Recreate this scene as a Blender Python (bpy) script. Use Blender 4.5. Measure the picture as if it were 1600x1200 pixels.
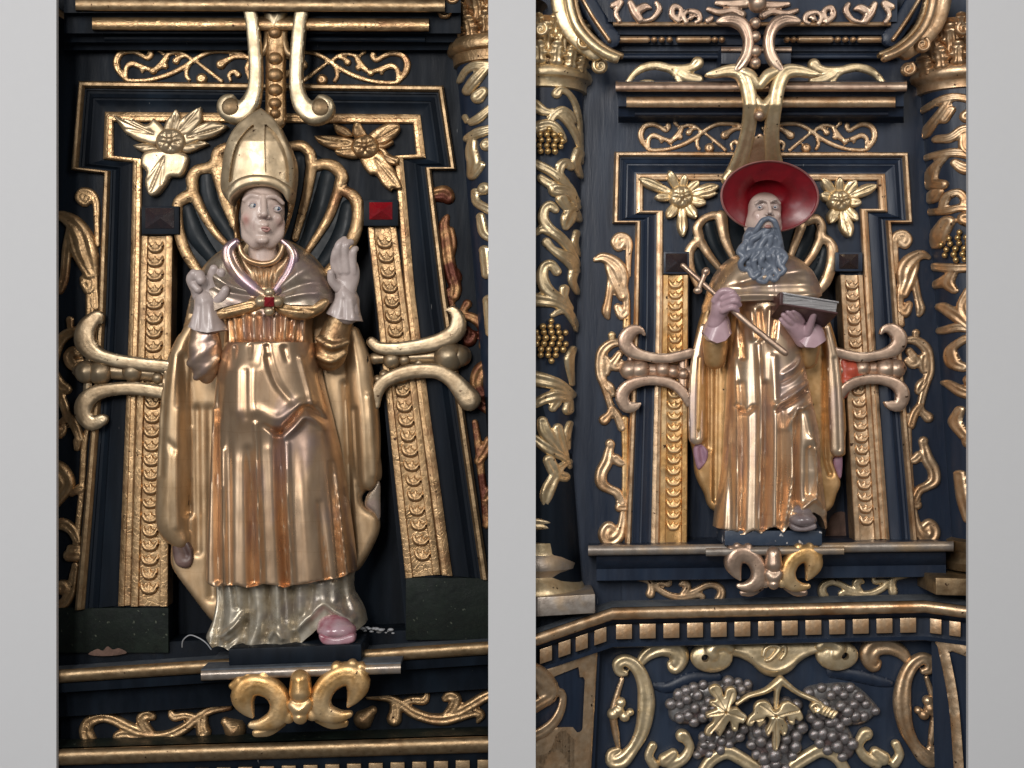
import bpy, math, random
import numpy as np
from mathutils import Vector
random.seed(7); rng = np.random.default_rng(7)
for o in list(bpy.data.objects): bpy.data.objects.remove(o)
SC = bpy.context.scene
COL = SC.collection
S = 0.002            # metres per picture unit on the altar wall
D = 2240.0           # viewing distance in the same units
PI = math.pi

# ------------------------------------------------ camera, world, lamps, exposure
cam = bpy.data.objects.new('camera', bpy.data.cameras.new('camera'))
COL.objects.link(cam); SC.camera = cam
cam.location = (0, -D*S, 0); cam.rotation_euler = (PI/2, 0, 0)
cam.data.sensor_width = 36; cam.data.lens = 18*D/800
cam.data.clip_start = 0.05; cam.data.clip_end = 200
w = bpy.data.worlds.new('World'); SC.world = w; w.use_nodes = True
bg = w.node_tree.nodes['Background']
bg.inputs[0].default_value = (0.88, 0.93, 1.0, 1); bg.inputs[1].default_value = 0.10
def lamp(name, loc, target, sx, sy, power, col):
    l = bpy.data.lights.new(name, 'AREA'); l.shape = 'RECTANGLE'; l.size = sx; l.size_y = sy
    l.energy = power; l.color = col
    o = bpy.data.objects.new(name, l); COL.objects.link(o); o.location = loc
    v = Vector(target)-Vector(loc); o.rotation_euler = v.to_track_quat('-Z', 'Y').to_euler()
    return o
# tall church windows behind the viewer, then an added fill lamp at right
lamp('window_or_fill_light', (-2.2, -7.1, 2.4), (-.2, 0, 0), .62, 2.8, 158, (1, .96, .92))
lamp('window_or_fill_light', (-1.05, -7.1, 2.4), (-.2, 0, 0), .62, 2.8, 158, (1, .96, .92))
lamp('window_or_fill_light', (-6.4, -7.2, 2.2), (0, 0, 0), 2.6, 4.6, 225, (.97, .98, 1))
lamp('window_or_fill_light', (4.2, -6.2, 3.4), (0, 0, 0), 1.6, 3.0, 130, (1, .96, .92))  # fill lamp added on the right; no window is known there
SC.view_settings.view_transform = 'Standard'; SC.view_settings.look = 'None'
SC.view_settings.exposure = 0; SC.view_settings.gamma = 1
SC.render.engine = 'CYCLES'

# ------------------------------------------------ materials
def M(name, c1, c2=None, c3=None, metal=0.0, rough=.5, bump=.15, scale=40, big=7, f3=(.5, .7), crack=0, rvar=.12, spec=.5, speck=None, coat=0, stretch=(1, 1, 1), chis=0, leaf=0):
    m = bpy.data.materials.new(name); m.use_nodes = True; nt = m.node_tree; N = nt.nodes; L = nt.links
    b = N['Principled BSDF']
    tc = N.new('ShaderNodeTexCoord'); mp = N.new('ShaderNodeMapping'); L.new(tc.outputs['Object'], mp.inputs[0])
    mp.inputs['Scale'].default_value = stretch
    def noise(s, det=5, ro=.6):
        n = N.new('ShaderNodeTexNoise'); n.inputs['Scale'].default_value = s; n.inputs['Detail'].default_value = det
        n.inputs['Roughness'].default_value = ro; L.new(mp.outputs[0], n.inputs['Vector']); return n.outputs['Fac']
    def ramp(x, a, bb):
        r = N.new('ShaderNodeMapRange'); r.inputs['From Min'].default_value = a; r.inputs['From Max'].default_value = bb
        L.new(x, r.inputs['Value']); return r.outputs[0]
    def mix(f, a, bb):
        x = N.new('ShaderNodeMix'); x.data_type = 'RGBA'
        L.new(f, x.inputs[0])
        for i, v in ((6, a), (7, bb)):
            if isinstance(v, tuple): x.inputs[i].default_value = (*v, 1)
            else: L.new(v, x.inputs[i])
        return x.outputs[2]
    n1 = noise(scale); n2 = noise(big, 3)
    c2 = c2 or tuple(v*.75 for v in c1)
    col = mix(ramp(n1, .35, .65), c1, c2)
    if c3: col = mix(ramp(n2, *f3), col, c3)
    if leaf:      # seams between the squares of gold leaf
        m2 = N.new('ShaderNodeMapping'); m2.inputs['Rotation'].default_value = (PI/2, 0, 0); L.new(tc.outputs['Object'], m2.inputs[0])
        wv = N.new('ShaderNodeVectorMath'); wv.operation = 'MULTIPLY_ADD'
        nn = N.new('ShaderNodeTexNoise'); nn.inputs['Scale'].default_value = 9; L.new(tc.outputs['Object'], nn.inputs['Vector'])
        L.new(nn.outputs['Color'], wv.inputs[0]); wv.inputs[1].default_value = (.02, .02, .02); L.new(m2.outputs[0], wv.inputs[2])
        br = N.new('ShaderNodeTexBrick'); L.new(wv.outputs[0], br.inputs['Vector']); br.inputs['Scale'].default_value = 1
        br.inputs['Brick Width'].default_value = .095; br.inputs['Row Height'].default_value = .088; br.inputs['Mortar Size'].default_value = .0016
        br.inputs['Color1'].default_value = (.86, .86, .86, 1); br.inputs['Color2'].default_value = (1, 1, 1, 1); br.inputs['Mortar'].default_value = (.66, .55, .45, 1)
        x = N.new('ShaderNodeMix'); x.data_type = 'RGBA'; x.blend_type = 'MULTIPLY'; x.inputs[0].default_value = .2
        L.new(col, x.inputs[6]); L.new(br.outputs[0], x.inputs[7]); col = x.outputs[2]
    if speck:
        n3 = noise(speck[1], 2, .5)
        col = mix(ramp(n3, speck[2], speck[2]+.03), col, speck[0])
    L.new(col, b.inputs['Base Color'])
    b.inputs['Metallic'].default_value = metal; b.inputs['Specular IOR Level'].default_value = spec
    b.inputs['Coat Weight'].default_value = coat; b.inputs['Coat Roughness'].default_value = .15
    rr = N.new('ShaderNodeMapRange'); L.new(noise(scale*.6, 4), rr.inputs['Value'])
    rr.inputs['From Min'].default_value = .3; rr.inputs['From Max'].default_value = .7
    rr.inputs['To Min'].default_value = max(.05, rough-rvar); rr.inputs['To Max'].default_value = rough+rvar
    L.new(rr.outputs[0], b.inputs['Roughness'])
    bp = N.new('ShaderNodeBump'); bp.inputs['Strength'].default_value = bump; bp.inputs['Distance'].default_value = .004
    h = noise(scale*1.5, 6, .65)
    if chis:
        c_ = N.new('ShaderNodeMath'); c_.operation = 'MULTIPLY_ADD'; L.new(noise(chis, 2, .4), c_.inputs[0]); c_.inputs[1].default_value = 3.0; L.new(h, c_.inputs[2]); h = c_.outputs[0]
    if crack:
        v = N.new('ShaderNodeTexVoronoi'); v.feature = 'DISTANCE_TO_EDGE'; v.inputs['Scale'].default_value = crack
        L.new(mp.outputs[0], v.inputs['Vector'])
        ad = N.new('ShaderNodeMath'); ad.operation = 'ADD'; L.new(h, ad.inputs[0]); L.new(ramp(v.outputs['Distance'], 0, .06), ad.inputs[1]); h = ad.outputs[0]
    L.new(h, bp.inputs['Height']); L.new(bp.outputs[0], b.inputs['Normal'])
    return m
MAT = dict(
 goldL=M('gilding_dark', (0.600,0.405,0.220), (0.420,0.265,0.130), (0.240,0.120,0.060), metal=0.88, rough=0.4, bump=.24, scale=45, crack=70, f3=(.54,.72), chis=20, speck=((.07,.035,.02),60,.705)),
 goldD=M('gilding_dull', (0.380,0.270,0.155), (0.260,0.170,0.090), metal=0.85, rough=0.44, bump=.26, scale=45, chis=16, speck=((.07,.035,.02),60,.705)),
 goldworn=M('gilding_worn', (.42,.24,.10), (.28,.12,.05), (.10,.025,.012), metal=.6, rough=.4, bump=.6, scale=50, f3=(.45,.55)),
 goldR=M('gilding_warm', (0.740,0.535,0.340), (0.570,0.375,0.215), (0.420,0.225,0.100), metal=0.82, rough=0.4, bump=.24, scale=45, f3=(.5,.72), chis=20, speck=((.07,.035,.02),60,.705)),
 goldO=M('gilding_orange', (0.740,0.450,0.180), (0.560,0.310,0.110), (0.780,0.560,0.310), metal=0.78, rough=0.4, bump=.26, scale=40, f3=(.45,.65), chis=18, speck=((.07,.035,.02),60,.705)),
 paleL=M('gilding_greenish', (0.500,0.410,0.270), (0.360,0.280,0.180), metal=0.78, rough=0.38, bump=.22, scale=40, chis=16, speck=((.07,.035,.02),60,.705)),
 goldP=M('gilding_mitre', (0.580,0.450,0.290), (0.450,0.340,0.210), metal=0.72, rough=0.36, bump=.16, scale=35, chis=14, speck=((.07,.035,.02),60,.705)),
 pale=M('gilding_pale', (0.864,0.690,0.440), (0.672,0.517,0.297), (0.528,0.368,0.198), metal=0.78, rough=0.38, bump=.24, scale=45, f3=(.55,.75), chis=20, speck=((.07,.035,.02),60,.705)),
 bronze=M('gilding_bronze', (0.440,0.335,0.215), (0.300,0.215,0.130), (0.500,0.410,0.280), metal=0.85, rough=0.38, bump=.2, scale=30, chis=14, speck=((.07,.035,.02),60,.705)),
 mauve=M('gilding_mauve', (0.598,0.432,0.319), (0.429,0.288,0.209), (0.754,0.576,0.429), metal=0.82, rough=0.38, bump=.22, scale=30, chis=16, speck=((.07,.035,.02),60,.705)),
 robeL=M('bole_gilding', (0.720,0.510,0.330), (0.580,0.380,0.230), (0.460,0.345,0.320), metal=0.84, rough=0.33, bump=.12, scale=16, big=7, f3=(.52,.70), rvar=.07, leaf=1, stretch=(1,1,.4)),
 capeL=M('cape_gilding', (0.580,0.415,0.250), (0.460,0.305,0.165), metal=0.72, rough=0.42, bump=.12, scale=25, leaf=1, stretch=(1,1,.4), speck=((.02,.012,.01),38,.74)),
 silverL=M('silver_leaf', (0.361,0.299,0.232), (0.275,0.211,0.160), (0.361,0.264,0.248), metal=.55, rough=.3, bump=.2, scale=30),
 albL=M('alb_silver', (.52,.47,.38), (.38,.32,.23), (.28,.24,.22), metal=.55, rough=.34, bump=.3, scale=35, f3=(.56,.7)),
 robeR=M('robe_gilding', (0.830,0.635,0.450), (0.690,0.475,0.300), (0.560,0.430,0.370), metal=0.82, rough=0.32, bump=.12, scale=18, big=9, f3=(.5,.65), rvar=.07, leaf=1, stretch=(1,1,.4)),
 capeR=M('cape_lining_gold', (0.700,0.440,0.210), (0.540,0.310,0.120), metal=0.65, rough=0.4, bump=.12, scale=25, speck=((.03,.015,.01),40,.75)),
 navyL=M('paint_black_blue', (.0065,.0095,.015), (.0045,.007,.011), (.009,.015,.024), metal=0, rough=.5, bump=.25, scale=40, stretch=(1,1,.15), spec=.12, speck=((.20,.20,.20),90,.775)),
 navyR=M('paint_navy', (.015,.025,.047), (.011,.018,.035), (.021,.034,.060), metal=0, rough=.42, bump=.25, scale=40, stretch=(1,1,.12), spec=.4, speck=((.30,.32,.34),80,.77)),
 flute=M('paint_flute', (.006,.010,.014), (.009,.015,.020), metal=0, rough=.4, bump=.05, scale=30, spec=.2),
 green=M('paint_green_black', (.008,.013,.010), (.005,.008,.007), (.013,.020,.015), rough=.6, bump=.4, scale=50, spec=.18, speck=((.07,.08,.06),60,.70)),
 dust=M('dusty_paint', (.075,.088,.105), (.045,.055,.07), (.11,.12,.13), rough=.7, bump=.3, scale=50),
 dustR=M('dusty_plinth_paint', (.028,.045,.075), (.02,.034,.06), rough=.5, bump=.2, scale=40, speck=((.55,.52,.5),28,.63)),
 silvergilt=M('silvered_bead', (.42,.37,.32), (.30,.25,.21), (.5,.36,.22), metal=.6, rough=.4, bump=.25, scale=40),
 glove=M('glove_paint', (.52,.44,.41), (.43,.35,.325), rough=.38, bump=.08, scale=30, coat=.25),
 gloveR=M('glove_paint_mauve', (.50,.34,.37), (.43,.28,.31), rough=.35, bump=.08, scale=30, coat=.25),
 lip=M('lip_paint', (.42,.20,.17), rough=.35, bump=.05), brow=M('brow_paint', (.24,.17,.14), rough=.5, bump=.05),
 eye=M('eye_paint', (.50,.47,.44), (.44,.42,.4), rough=.2, bump=0, coat=.5), iris=M('iris_paint', (.10,.16,.26), (.07,.12,.2), rough=.15, bump=0, coat=.6), pupil=M('pupil_paint', (.01,.01,.015), rough=.15, bump=0, coat=.6),
 red=M('red_glass', (.26,.006,.012), (.18,.004,.01), rough=.22, bump=.06, coat=.7), darkgem=M('dark_gem', (.035,.022,.024), (.022,.018,.022), rough=.22, bump=.05, coat=.6),
 redhat=M('red_lacquer', (.19,.004,.009), (.13,.003,.007), rough=.36, bump=.1, scale=25, rvar=.1, coat=.15),
 rim=M('hat_rim', (.42,.20,.19), (.36,.14,.13), rough=.4, bump=.05),
 pink=M('shoe_lacquer', (.30,.09,.12), (.38,.20,.23), (.45,.33,.36), rough=.25, bump=.08, coat=.6),
 shoeR=M('shoe_brown', (.17,.13,.13), (.24,.20,.20), rough=.3, bump=.1, coat=.4),
 irid=M('bole_violet', (0.460,0.314,0.208), (0.360,0.247,0.224), (0.300,0.209,0.240), metal=.7, rough=.25, bump=.08, scale=18, big=14, f3=(.42,.58)),
 darkhem=M('hem_dark', (.12,.07,.06), (.06,.035,.03), (.25,.16,.14), rough=.4, bump=.3),
 lining=M('lining_rose', (.34,.19,.25), (.26,.14,.19), rough=.5, bump=.1), coral=M('paint_coral', (.50,.09,.05), (.40,.07,.04), rough=.4, bump=.1),
 beard=M('beard_paint', (.16,.185,.23), (.11,.13,.17), rough=.38, bump=.15, scale=50, coat=.2),
 pages=M('silvered_pages', (.36,.35,.35), (.24,.23,.23), metal=.6, rough=.35, bump=.3, scale=60, stretch=(.2,1,3)),
 cover=M('book_cover', (.075,.022,.022), (.05,.018,.018), rough=.45, bump=.1),
 grape=M('grape_silver', (.33,.32,.31), (.21,.20,.20), (.24,.15,.14), metal=.65, rough=.3, bump=.2, scale=40, f3=(.5,.65)),
 grapeg=M('grape_gilt', (.68,.48,.22), (.55,.36,.15), metal=.8, rough=.3, bump=.1),
 stain=M('bare_plaster', (.17,.10,.075), (.10,.06,.045), rough=.8, bump=.4),
 chip=M('chipped_ground', (.55,.52,.48), (.45,.42,.4), rough=.8, bump=.3),
 grey=M('grey_border_paint', (.585,.59,.60), (.58,.585,.595), rough=.9, bump=.01, spec=.05),
 wire=M('grey_wire', (.35,.36,.38), rough=.4, bump=0),
)
# painted skin: colour of cheeks, lids and chin carried by a colour attribute
def skinmat(name):
    m = bpy.data.materials.new(name); m.use_nodes = True; N = m.node_tree.nodes; L = m.node_tree.links
    b = N['Principled BSDF']; a = N.new('ShaderNodeVertexColor'); a.layer_name = 'Col'
    n = N.new('ShaderNodeTexNoise'); n.inputs['Scale'].default_value = 60; n.inputs['Detail'].default_value = 6
    x = N.new('ShaderNodeMix'); x.data_type = 'RGBA'; x.blend_type = 'MULTIPLY'; x.inputs[0].default_value = .3
    L.new(a.outputs[0], x.inputs[6]); L.new(n.outputs['Fac'], x.inputs[7]); L.new(x.outputs[2], b.inputs['Base Color'])
    b.inputs['Roughness'].default_value = .36; b.inputs['Coat Weight'].default_value = .25
    bp = N.new('ShaderNodeBump'); bp.inputs['Strength'].default_value = .08; bp.inputs['Distance'].default_value = .003
    L.new(n.outputs['Fac'], bp.inputs['Height']); L.new(bp.outputs[0], b.inputs['Normal'])
    return m
MAT['skin'] = skinmat('painted_skin')

# ------------------------------------------------ object helpers
ORG = {}
def W(px, py, d, ref=None):
    px = np.asarray(px, float); py = np.asarray(py, float); d = np.asarray(d, float)
    k = (D-(d if ref is None else ref))/D
    return np.stack(np.broadcast_arrays((px-800)*k*S, -d*S, (600-py)*k*S), -1)
def tag(o, label, cat, group=None, kind=None):
    if label: o['label'] = label
    if cat: o['category'] = cat
    if group: o['group'] = group
    if kind: o['kind'] = kind
    return o
def thing(name, label, cat, px, py, d=0, group=None):
    o = bpy.data.objects.new(name, None); COL.objects.link(o); o.empty_display_size = .03
    p = Vector(W(px, py, d).tolist()); o.location = p; ORG[o.name] = p
    return tag(o, label, cat, group)
def mk(name, V, F, mat, parent=None, smooth=True, ang=45, org=None):
    V = np.asarray(V, float).reshape(-1, 3)
    if org is None:
        lo, hi = V.min(0), V.max(0)
        org = np.array([(lo[0]+hi[0])/2, (lo[1]+hi[1])/2, lo[2] if parent is None else (lo[2]+hi[2])/2])
    me = bpy.data.meshes.new(name)
    me.from_pydata((V-np.asarray(org)).tolist(), [], [tuple(int(i) for i in f) for f in F])
    me.materials.append(MAT[mat] if isinstance(mat, str) else mat)
    if smooth:
        me.polygons.foreach_set('use_smooth', [True]*len(me.polygons))
        me.set_sharp_from_angle(angle=math.radians(ang))
    o = bpy.data.objects.new(name, me); COL.objects.link(o)
    ORG[o.name] = Vector(org.tolist() if hasattr(org, 'tolist') else org)
    if parent: o.parent = parent; o.location = ORG[o.name]-ORG[parent.name]
    else: o.location = ORG[o.name]
    return o
def fixvol(V, F):
    V = np.asarray(V); T = [(f[0], f[i], f[i+1]) for f in F for i in range(1, len(f)-1)]
    T = np.array(T); a, b, c = V[T[:, 0]], V[T[:, 1]], V[T[:, 2]]
    if np.einsum('ij,ij->i', a, np.cross(b, c)).sum() < 0: return [tuple(f)[::-1] for f in F]
    return F
def cr(pts, n=6, closed=False):
    P = np.array(pts, float)
    if len(P) < 3: return P
    out = []; m = len(P)
    for i in range(m if closed else m-1):
        if closed: a, b, c, e = P[(i-1) % m], P[i], P[(i+1) % m], P[(i+2) % m]
        else: a, b, c, e = P[max(i-1, 0)], P[i], P[i+1], P[min(i+2, m-1)]
        if np.allclose(b, c): continue
        for j in range(n):
            t = j/n
            out.append(.5*((2*b)+(c-a)*t+(2*a-5*b+4*c-e)*t*t+(-a+3*b-3*c+e)*t**3))
    if not closed: out.append(P[-1])
    return np.array(out)
def segd(X, Y, A, B):
    """distance of points to segments; returns best index arrays per point: dist, t, seg"""
    sh = X.shape; x = X.ravel(); y = Y.ravel(); bd = np.full(x.shape, 1e9); bt = np.zeros(x.shape); bs = np.zeros(x.shape, int)
    for i in range(len(A)):
        ax, ay = A[i, :2]; bx, by = B[i, :2]; dx, dy = bx-ax, by-ay; l = dx*dx+dy*dy+1e-9
        t = np.clip(((x-ax)*dx+(y-ay)*dy)/l, 0, 1); q = np.hypot(x-ax-t*dx, y-ay-t*dy)
        m = q < bd; bd[m] = q[m]; bt[m] = t[m]; bs[m] = i
    return bd.reshape(sh), bt.reshape(sh), bs.reshape(sh)
class Comp: pass
def Poly(pts, H=6, w=6, p=2., sm=True, z=0, cut=False, dup=()):
    P = cr(pts, 5, True) if sm else np.array(pts, float)
    c = Comp(); c.cut = cut; c.box = (P[:, 0].min(), P[:, 0].max(), P[:, 1].min(), P[:, 1].max())
    A = P; B = np.roll(P, -1, 0)
    def f(X, Y):
        q, _, _ = segd(X, Y, A, B); ins = np.zeros(X.shape, bool)
        for a, b in zip(A, B):
            if a[1] == b[1]: continue
            ins ^= ((a[1] > Y) != (b[1] > Y)) & (X < (b[0]-a[0])*(Y-a[1])/(b[1]-a[1])+a[0])
        t = np.where(ins, q, -q); u = np.clip(t/w, 0, 1)
        return t, z+H*(1-(1-u)**p)**(1/p)
    c.f = f; return c
FAT = 1.0
def Str(pts, Hs=1., groove=0, z=0, n=6, cut=False, gw=.35):
    Hs = Hs/FAT**.5; pts = [(p[0], p[1], p[2]*FAT) for p in pts]
    P = cr(pts, n) if len(pts) > 1 else np.array([pts[0], pts[0]], float)
    c = Comp(); c.cut = cut; r = P[:, 2]
    c.box = ((P[:, 0]-r).min(), (P[:, 0]+r).max(), (P[:, 1]-r).min(), (P[:, 1]+r).max())
    A, B = P[:-1], P[1:]
    def f(X, Y):
        sh = X.shape; x = X.ravel(); y = Y.ravel(); bt = np.full(x.shape, -1e9); br = np.ones(x.shape)
        for i in range(len(A)):
            dx, dy = B[i, 0]-A[i, 0], B[i, 1]-A[i, 1]; l = dx*dx+dy*dy+1e-9
            t = np.clip(((x-A[i, 0])*dx+(y-A[i, 1])*dy)/l, 0, 1); R = A[i, 2]+(B[i, 2]-A[i, 2])*t
            q = R-np.hypot(x-A[i, 0]-t*dx, y-A[i, 1]-t*dy); m = q > bt; bt[m] = q[m]; br[m] = R[m]
        bt = bt.reshape(sh); br = br.reshape(sh); u = np.clip(bt, 0, br)
        h = Hs*(.7*np.sqrt(np.clip(2*br*u-u*u, 0, None))+.3*u)
        if groove: h = h-1.7*groove*Hs*br*np.exp(-((br-u)/(gw*br))**2)*(u > 0)
        return bt, z+h
    c.f = f; return c
def Ball(x, y, r, Hs=1., z=0): return Str([(x, y, r)], Hs, z=z)
def Ell(cx, cy, rx, ry, H, a=0, z=0, cut=False):
    c = Comp(); c.cut = cut; R = max(rx, ry); c.box = (cx-R, cx+R, cy-R, cy+R); ca, sa = math.cos(a), math.sin(a)
    def f(X, Y):
        u = ((X-cx)*ca+(Y-cy)*sa)/rx; v = (-(X-cx)*sa+(Y-cy)*ca)/ry; q = np.hypot(u, v)
        return (1-q)*min(rx, ry), z+H*np.sqrt(np.clip(1-q*q, 0, None))
    c.f = f; return c
def ev(comps, X, Y):
    t = np.full(X.shape, -1e3); h = np.zeros(X.shape)
    for c in comps:
        a, b = c.f(X, Y)
        if c.cut: t = np.minimum(t, -a)
        else: t = np.maximum(t, a); h = np.where(a > -1e-6, np.maximum(h, b), h)
    return t, h
def feat(h, X, Y, t, feats, fade=3):
    add = np.zeros(X.shape)
    for pts, wd, amp in feats:
        P = cr([(*p, 1) if len(p) == 2 else p for p in pts], 6)
        q, tt, sg = segd(X, Y, P[:-1], P[1:]); m = P[:-1, 2][sg]*(1-tt)+P[1:, 2][sg]*tt
        add += amp*m*np.exp(-(q/wd)**2)
    return h+add*np.clip(t/fade, 0, 1)
def relief(name, mat, comps, d=0, base=3, cell=2., parent=None, feats=(), wrap=None, smooth=1, ang=55, noise=0, ref=None, fade=3, hmod=None, T=None):
    bx = [c.box for c in comps if not c.cut]
    x0 = min(b[0] for b in bx)-cell*1.5; x1 = max(b[1] for b in bx)+cell*1.5; y0 = min(b[2] for b in bx)-cell*1.5; y1 = max(b[3] for b in bx)+cell*1.5
    xs = np.arange(x0, x1+cell, cell); ys = np.arange(y0, y1+cell, cell); X, Y = np.meshgrid(xs, ys)
    t, h = ev(comps, X, Y)
    if feats: h = feat(h, X, Y, t, feats, fade)
    ins = t > 0
    for _ in range(smooth):
        hp = np.pad(h, 1, mode='edge'); mp = np.pad(ins.astype(float), 1)
        s = hp[:-2, 1:-1]*mp[:-2, 1:-1]+hp[2:, 1:-1]*mp[2:, 1:-1]+hp[1:-1, :-2]*mp[1:-1, :-2]+hp[1:-1, 2:]*mp[1:-1, 2:]
        n = mp[:-2, 1:-1]+mp[2:, 1:-1]+mp[1:-1, :-2]+mp[1:-1, 2:]
        h = np.where(ins & (n > 3), .5*h+.5*s/np.maximum(n, 1), h)
    cellin = ins[:-1, :-1] | ins[1:, :-1] | ins[:-1, 1:] | ins[1:, 1:]
    use = np.zeros(X.shape, bool)
    use[:-1, :-1] |= cellin; use[1:, :-1] |= cellin; use[:-1, 1:] |= cellin; use[1:, 1:] |= cellin
    sn = use & (t < .3*cell)
    px = X[sn].copy(); py = Y[sn].copy()
    for _ in range(3):
        e = .3; a, ha = ev(comps, px, py); gx = (ev(comps, px+e, py)[0]-ev(comps, px-e, py)[0])/(2*e); gy = (ev(comps, px, py+e)[0]-ev(comps, px, py-e)[0])/(2*e)
        g = gx*gx+gy*gy+1e-6; st = np.clip(a/np.sqrt(g), -cell, cell)
        px -= st*gx/np.sqrt(g); py -= st*gy/np.sqrt(g)
    px = np.clip(px, X[sn]-1.2*cell, X[sn]+1.2*cell); py = np.clip(py, Y[sn]-1.2*cell, Y[sn]+1.2*cell)
    X = X.copy(); Y = Y.copy(); X[sn] = px; Y[sn] = py
    hb = ev(comps, px, py)[1]; h[sn] = np.minimum(hb, h[use & ~sn].max() if (use & ~sn).any() else 1)
    if noise:
        q = np.zeros(X.shape)
        for k, (lx, ly) in enumerate(((17, 31), (11, 47), (7, 19), (23, 13))):
            q += np.sin(X/lx+1.7*k+2*np.sin(Y/(ly*1.3)+k))*np.sin(Y/ly+.9*k+1.5*np.sin(X/(lx*1.9)))
        h = h+noise*.22*q*np.clip(t/4, 0, 1)
    if hmod: h = hmod(X, Y, h)
    ids = -np.ones(X.shape, int); ids[use] = np.arange(use.sum())
    PX, PY, PH = X[use], Y[use], h[use]; n = len(PX)
    J, I = np.nonzero(cellin)
    F = np.stack([ids[J+1, I], ids[J+1, I+1], ids[J, I+1], ids[J, I]], 1)
    e = np.concatenate([F[:, [0, 1]], F[:, [1, 2]], F[:, [2, 3]], F[:, [3, 0]]])
    key = set(map(tuple, e.tolist())); bd = [q for q in key if (q[1], q[0]) not in key]
    bi = {}
    for a, b in bd:
        for q in (a, b):
            if q not in bi: bi[q] = n+len(bi)
    bl = np.array(list(bi.keys()), int)
    walls = [(b, a, bi[a], bi[b]) for a, b in bd]
    # base walls: the relief sits 'base' above d, walls go back to d
    AX = np.concatenate([PX, PX[bl]]); AY = np.concatenate([PY, PY[bl]]); AH = np.concatenate([PH+base, np.zeros(len(bl))-1])
    if T: AX, AY = T(AX, AY)
    r0 = (d+base) if ref is None else ref
    V = wrap(AX, AY, AH) if wrap else W(AX, AY, d+AH, r0)
    FF = F.tolist()+walls
    if T and T(1., 0.)[0] < T(0., 0.)[0]: FF = [f[::-1] for f in FF]
    return mk(name, V, FF, mat, parent, True, ang)
def loft(name, A, B, prof, mat, parent=None, d=0, ang=35, close=True):
    """moulding between two polylines; prof = [(s, height)]"""
    A = np.array(A, float); B = np.array(B, float); n = len(A); V = []
    for s, h in prof:
        P = A+(B-A)*s; V.append(W(P[:, 0], P[:, 1], np.full(n, d+h), d+5))
    V = np.concatenate(V); F = []
    for j in range(len(prof)-1):
        for i in range(n-1):
            F.append((j*n+i, j*n+i+1, (j+1)*n+i+1, (j+1)*n+i))
    k = len(prof)
    if close: F += [tuple(j*n for j in range(k)), tuple(j*n+n-1 for j in range(k))[::-1]]
    # orient towards viewer
    f = F[len(F)//3]; nn = np.cross(V[f[1]]-V[f[0]], V[f[2]]-V[f[0]])
    if nn[1] > 0: F = [q[::-1] for q in F]
    return mk(name, V, F, mat, parent, True, ang)
def hm(name, x0, x1, prof, mat, parent=None, slope=0, ang=35, xr=None, sx=None):
    """horizontal moulding; prof = [(py, d)] from top to bottom; slope = dy/dx; sx: end inset per depth"""
    V = []; xm = (x0+x1)/2
    for py, d in prof:
        for x in (x0, x1):
            V.append(W(x, py+slope*(x-xm), d))
    V = np.array(V); k = len(prof); F = [(2*j, 2*j+2, 2*j+3, 2*j+1) for j in range(k-1)]
    F += [tuple(2*j for j in range(k))[::-1], tuple(2*j+1 for j in range(k))]
    F.append((0, 1, 2*k-1, 2*k-2))
    return mk(name, V, fixvol(V-V.mean(0), F), mat, parent, True, ang)
def bead(y0, y1, d, out=8, n=6, back=0):
    """rounded bead profile between y0 and y1 standing at depth d"""
    ym, r = (y0+y1)/2, (y1-y0)/2
    return [(y0, back)]+[(ym-r*math.cos(PI*i/n), d-out+out*math.sin(PI*i/n)) for i in range(n+1)]+[(y1, back)]
def hexa(name, P, mat, parent=None, bev=0):
    """8 points: front 4 (tl,tr,br,bl) then back 4, each (px,py,d)"""
    V = np.array([W(*p) for p in P]); F = [(0, 1, 2, 3), (7, 6, 5, 4), (0, 4, 5, 1), (1, 5, 6, 2), (2, 6, 7, 3), (3, 7, 4, 0)]
    F = fixvol(V-V.mean(0), F)
    o = mk(name, V, F, mat, parent, False)
    if bev:
        import bmesh
        bm = bmesh.new(); bm.from_mesh(o.data)
        bmesh.ops.bevel(bm, geom=bm.edges[:], offset=bev*S, segments=2, profile=.6, affect='EDGES'); bm.to_mesh(o.data); bm.free()
        o.data.polygons.foreach_set('use_smooth', [True]*len(o.data.polygons)); o.data.set_sharp_from_angle(angle=math.radians(40))
    return o
def slab(name, x0, x1, y0, y1, d0, d1, mat, parent=None, bev=1, slope=0):
    """box whose front face (depth d1) shows at x0..x1,y0..y1"""
    xm = (x0+x1)/2; ya = slope*(x0-xm); yb = slope*(x1-xm)
    k = (D-d1)/(D-d0); q = lambda x, y: (800+(x-800)*k, 600+(y-600)*k, d0)
    return hexa(name, [(x0, y0+ya, d1), (x1, y0+yb, d1), (x1, y1+yb, d1), (x0, y1+ya, d1), q(x0, y0+ya), q(x1, y0+yb), q(x1, y1+yb), q(x0, y1+ya)], mat, parent, bev)
def plane(name, pts, d, mat, parent=None, ref=None):
    V = np.array([W(x, y, d, ref) for x, y in pts])
    f = list(range(len(pts))); n = np.cross(V[1]-V[0], V[2]-V[0])
    if n[1] > 0: f = f[::-1]
    return mk(name, V, [f], mat, parent, False)

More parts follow.
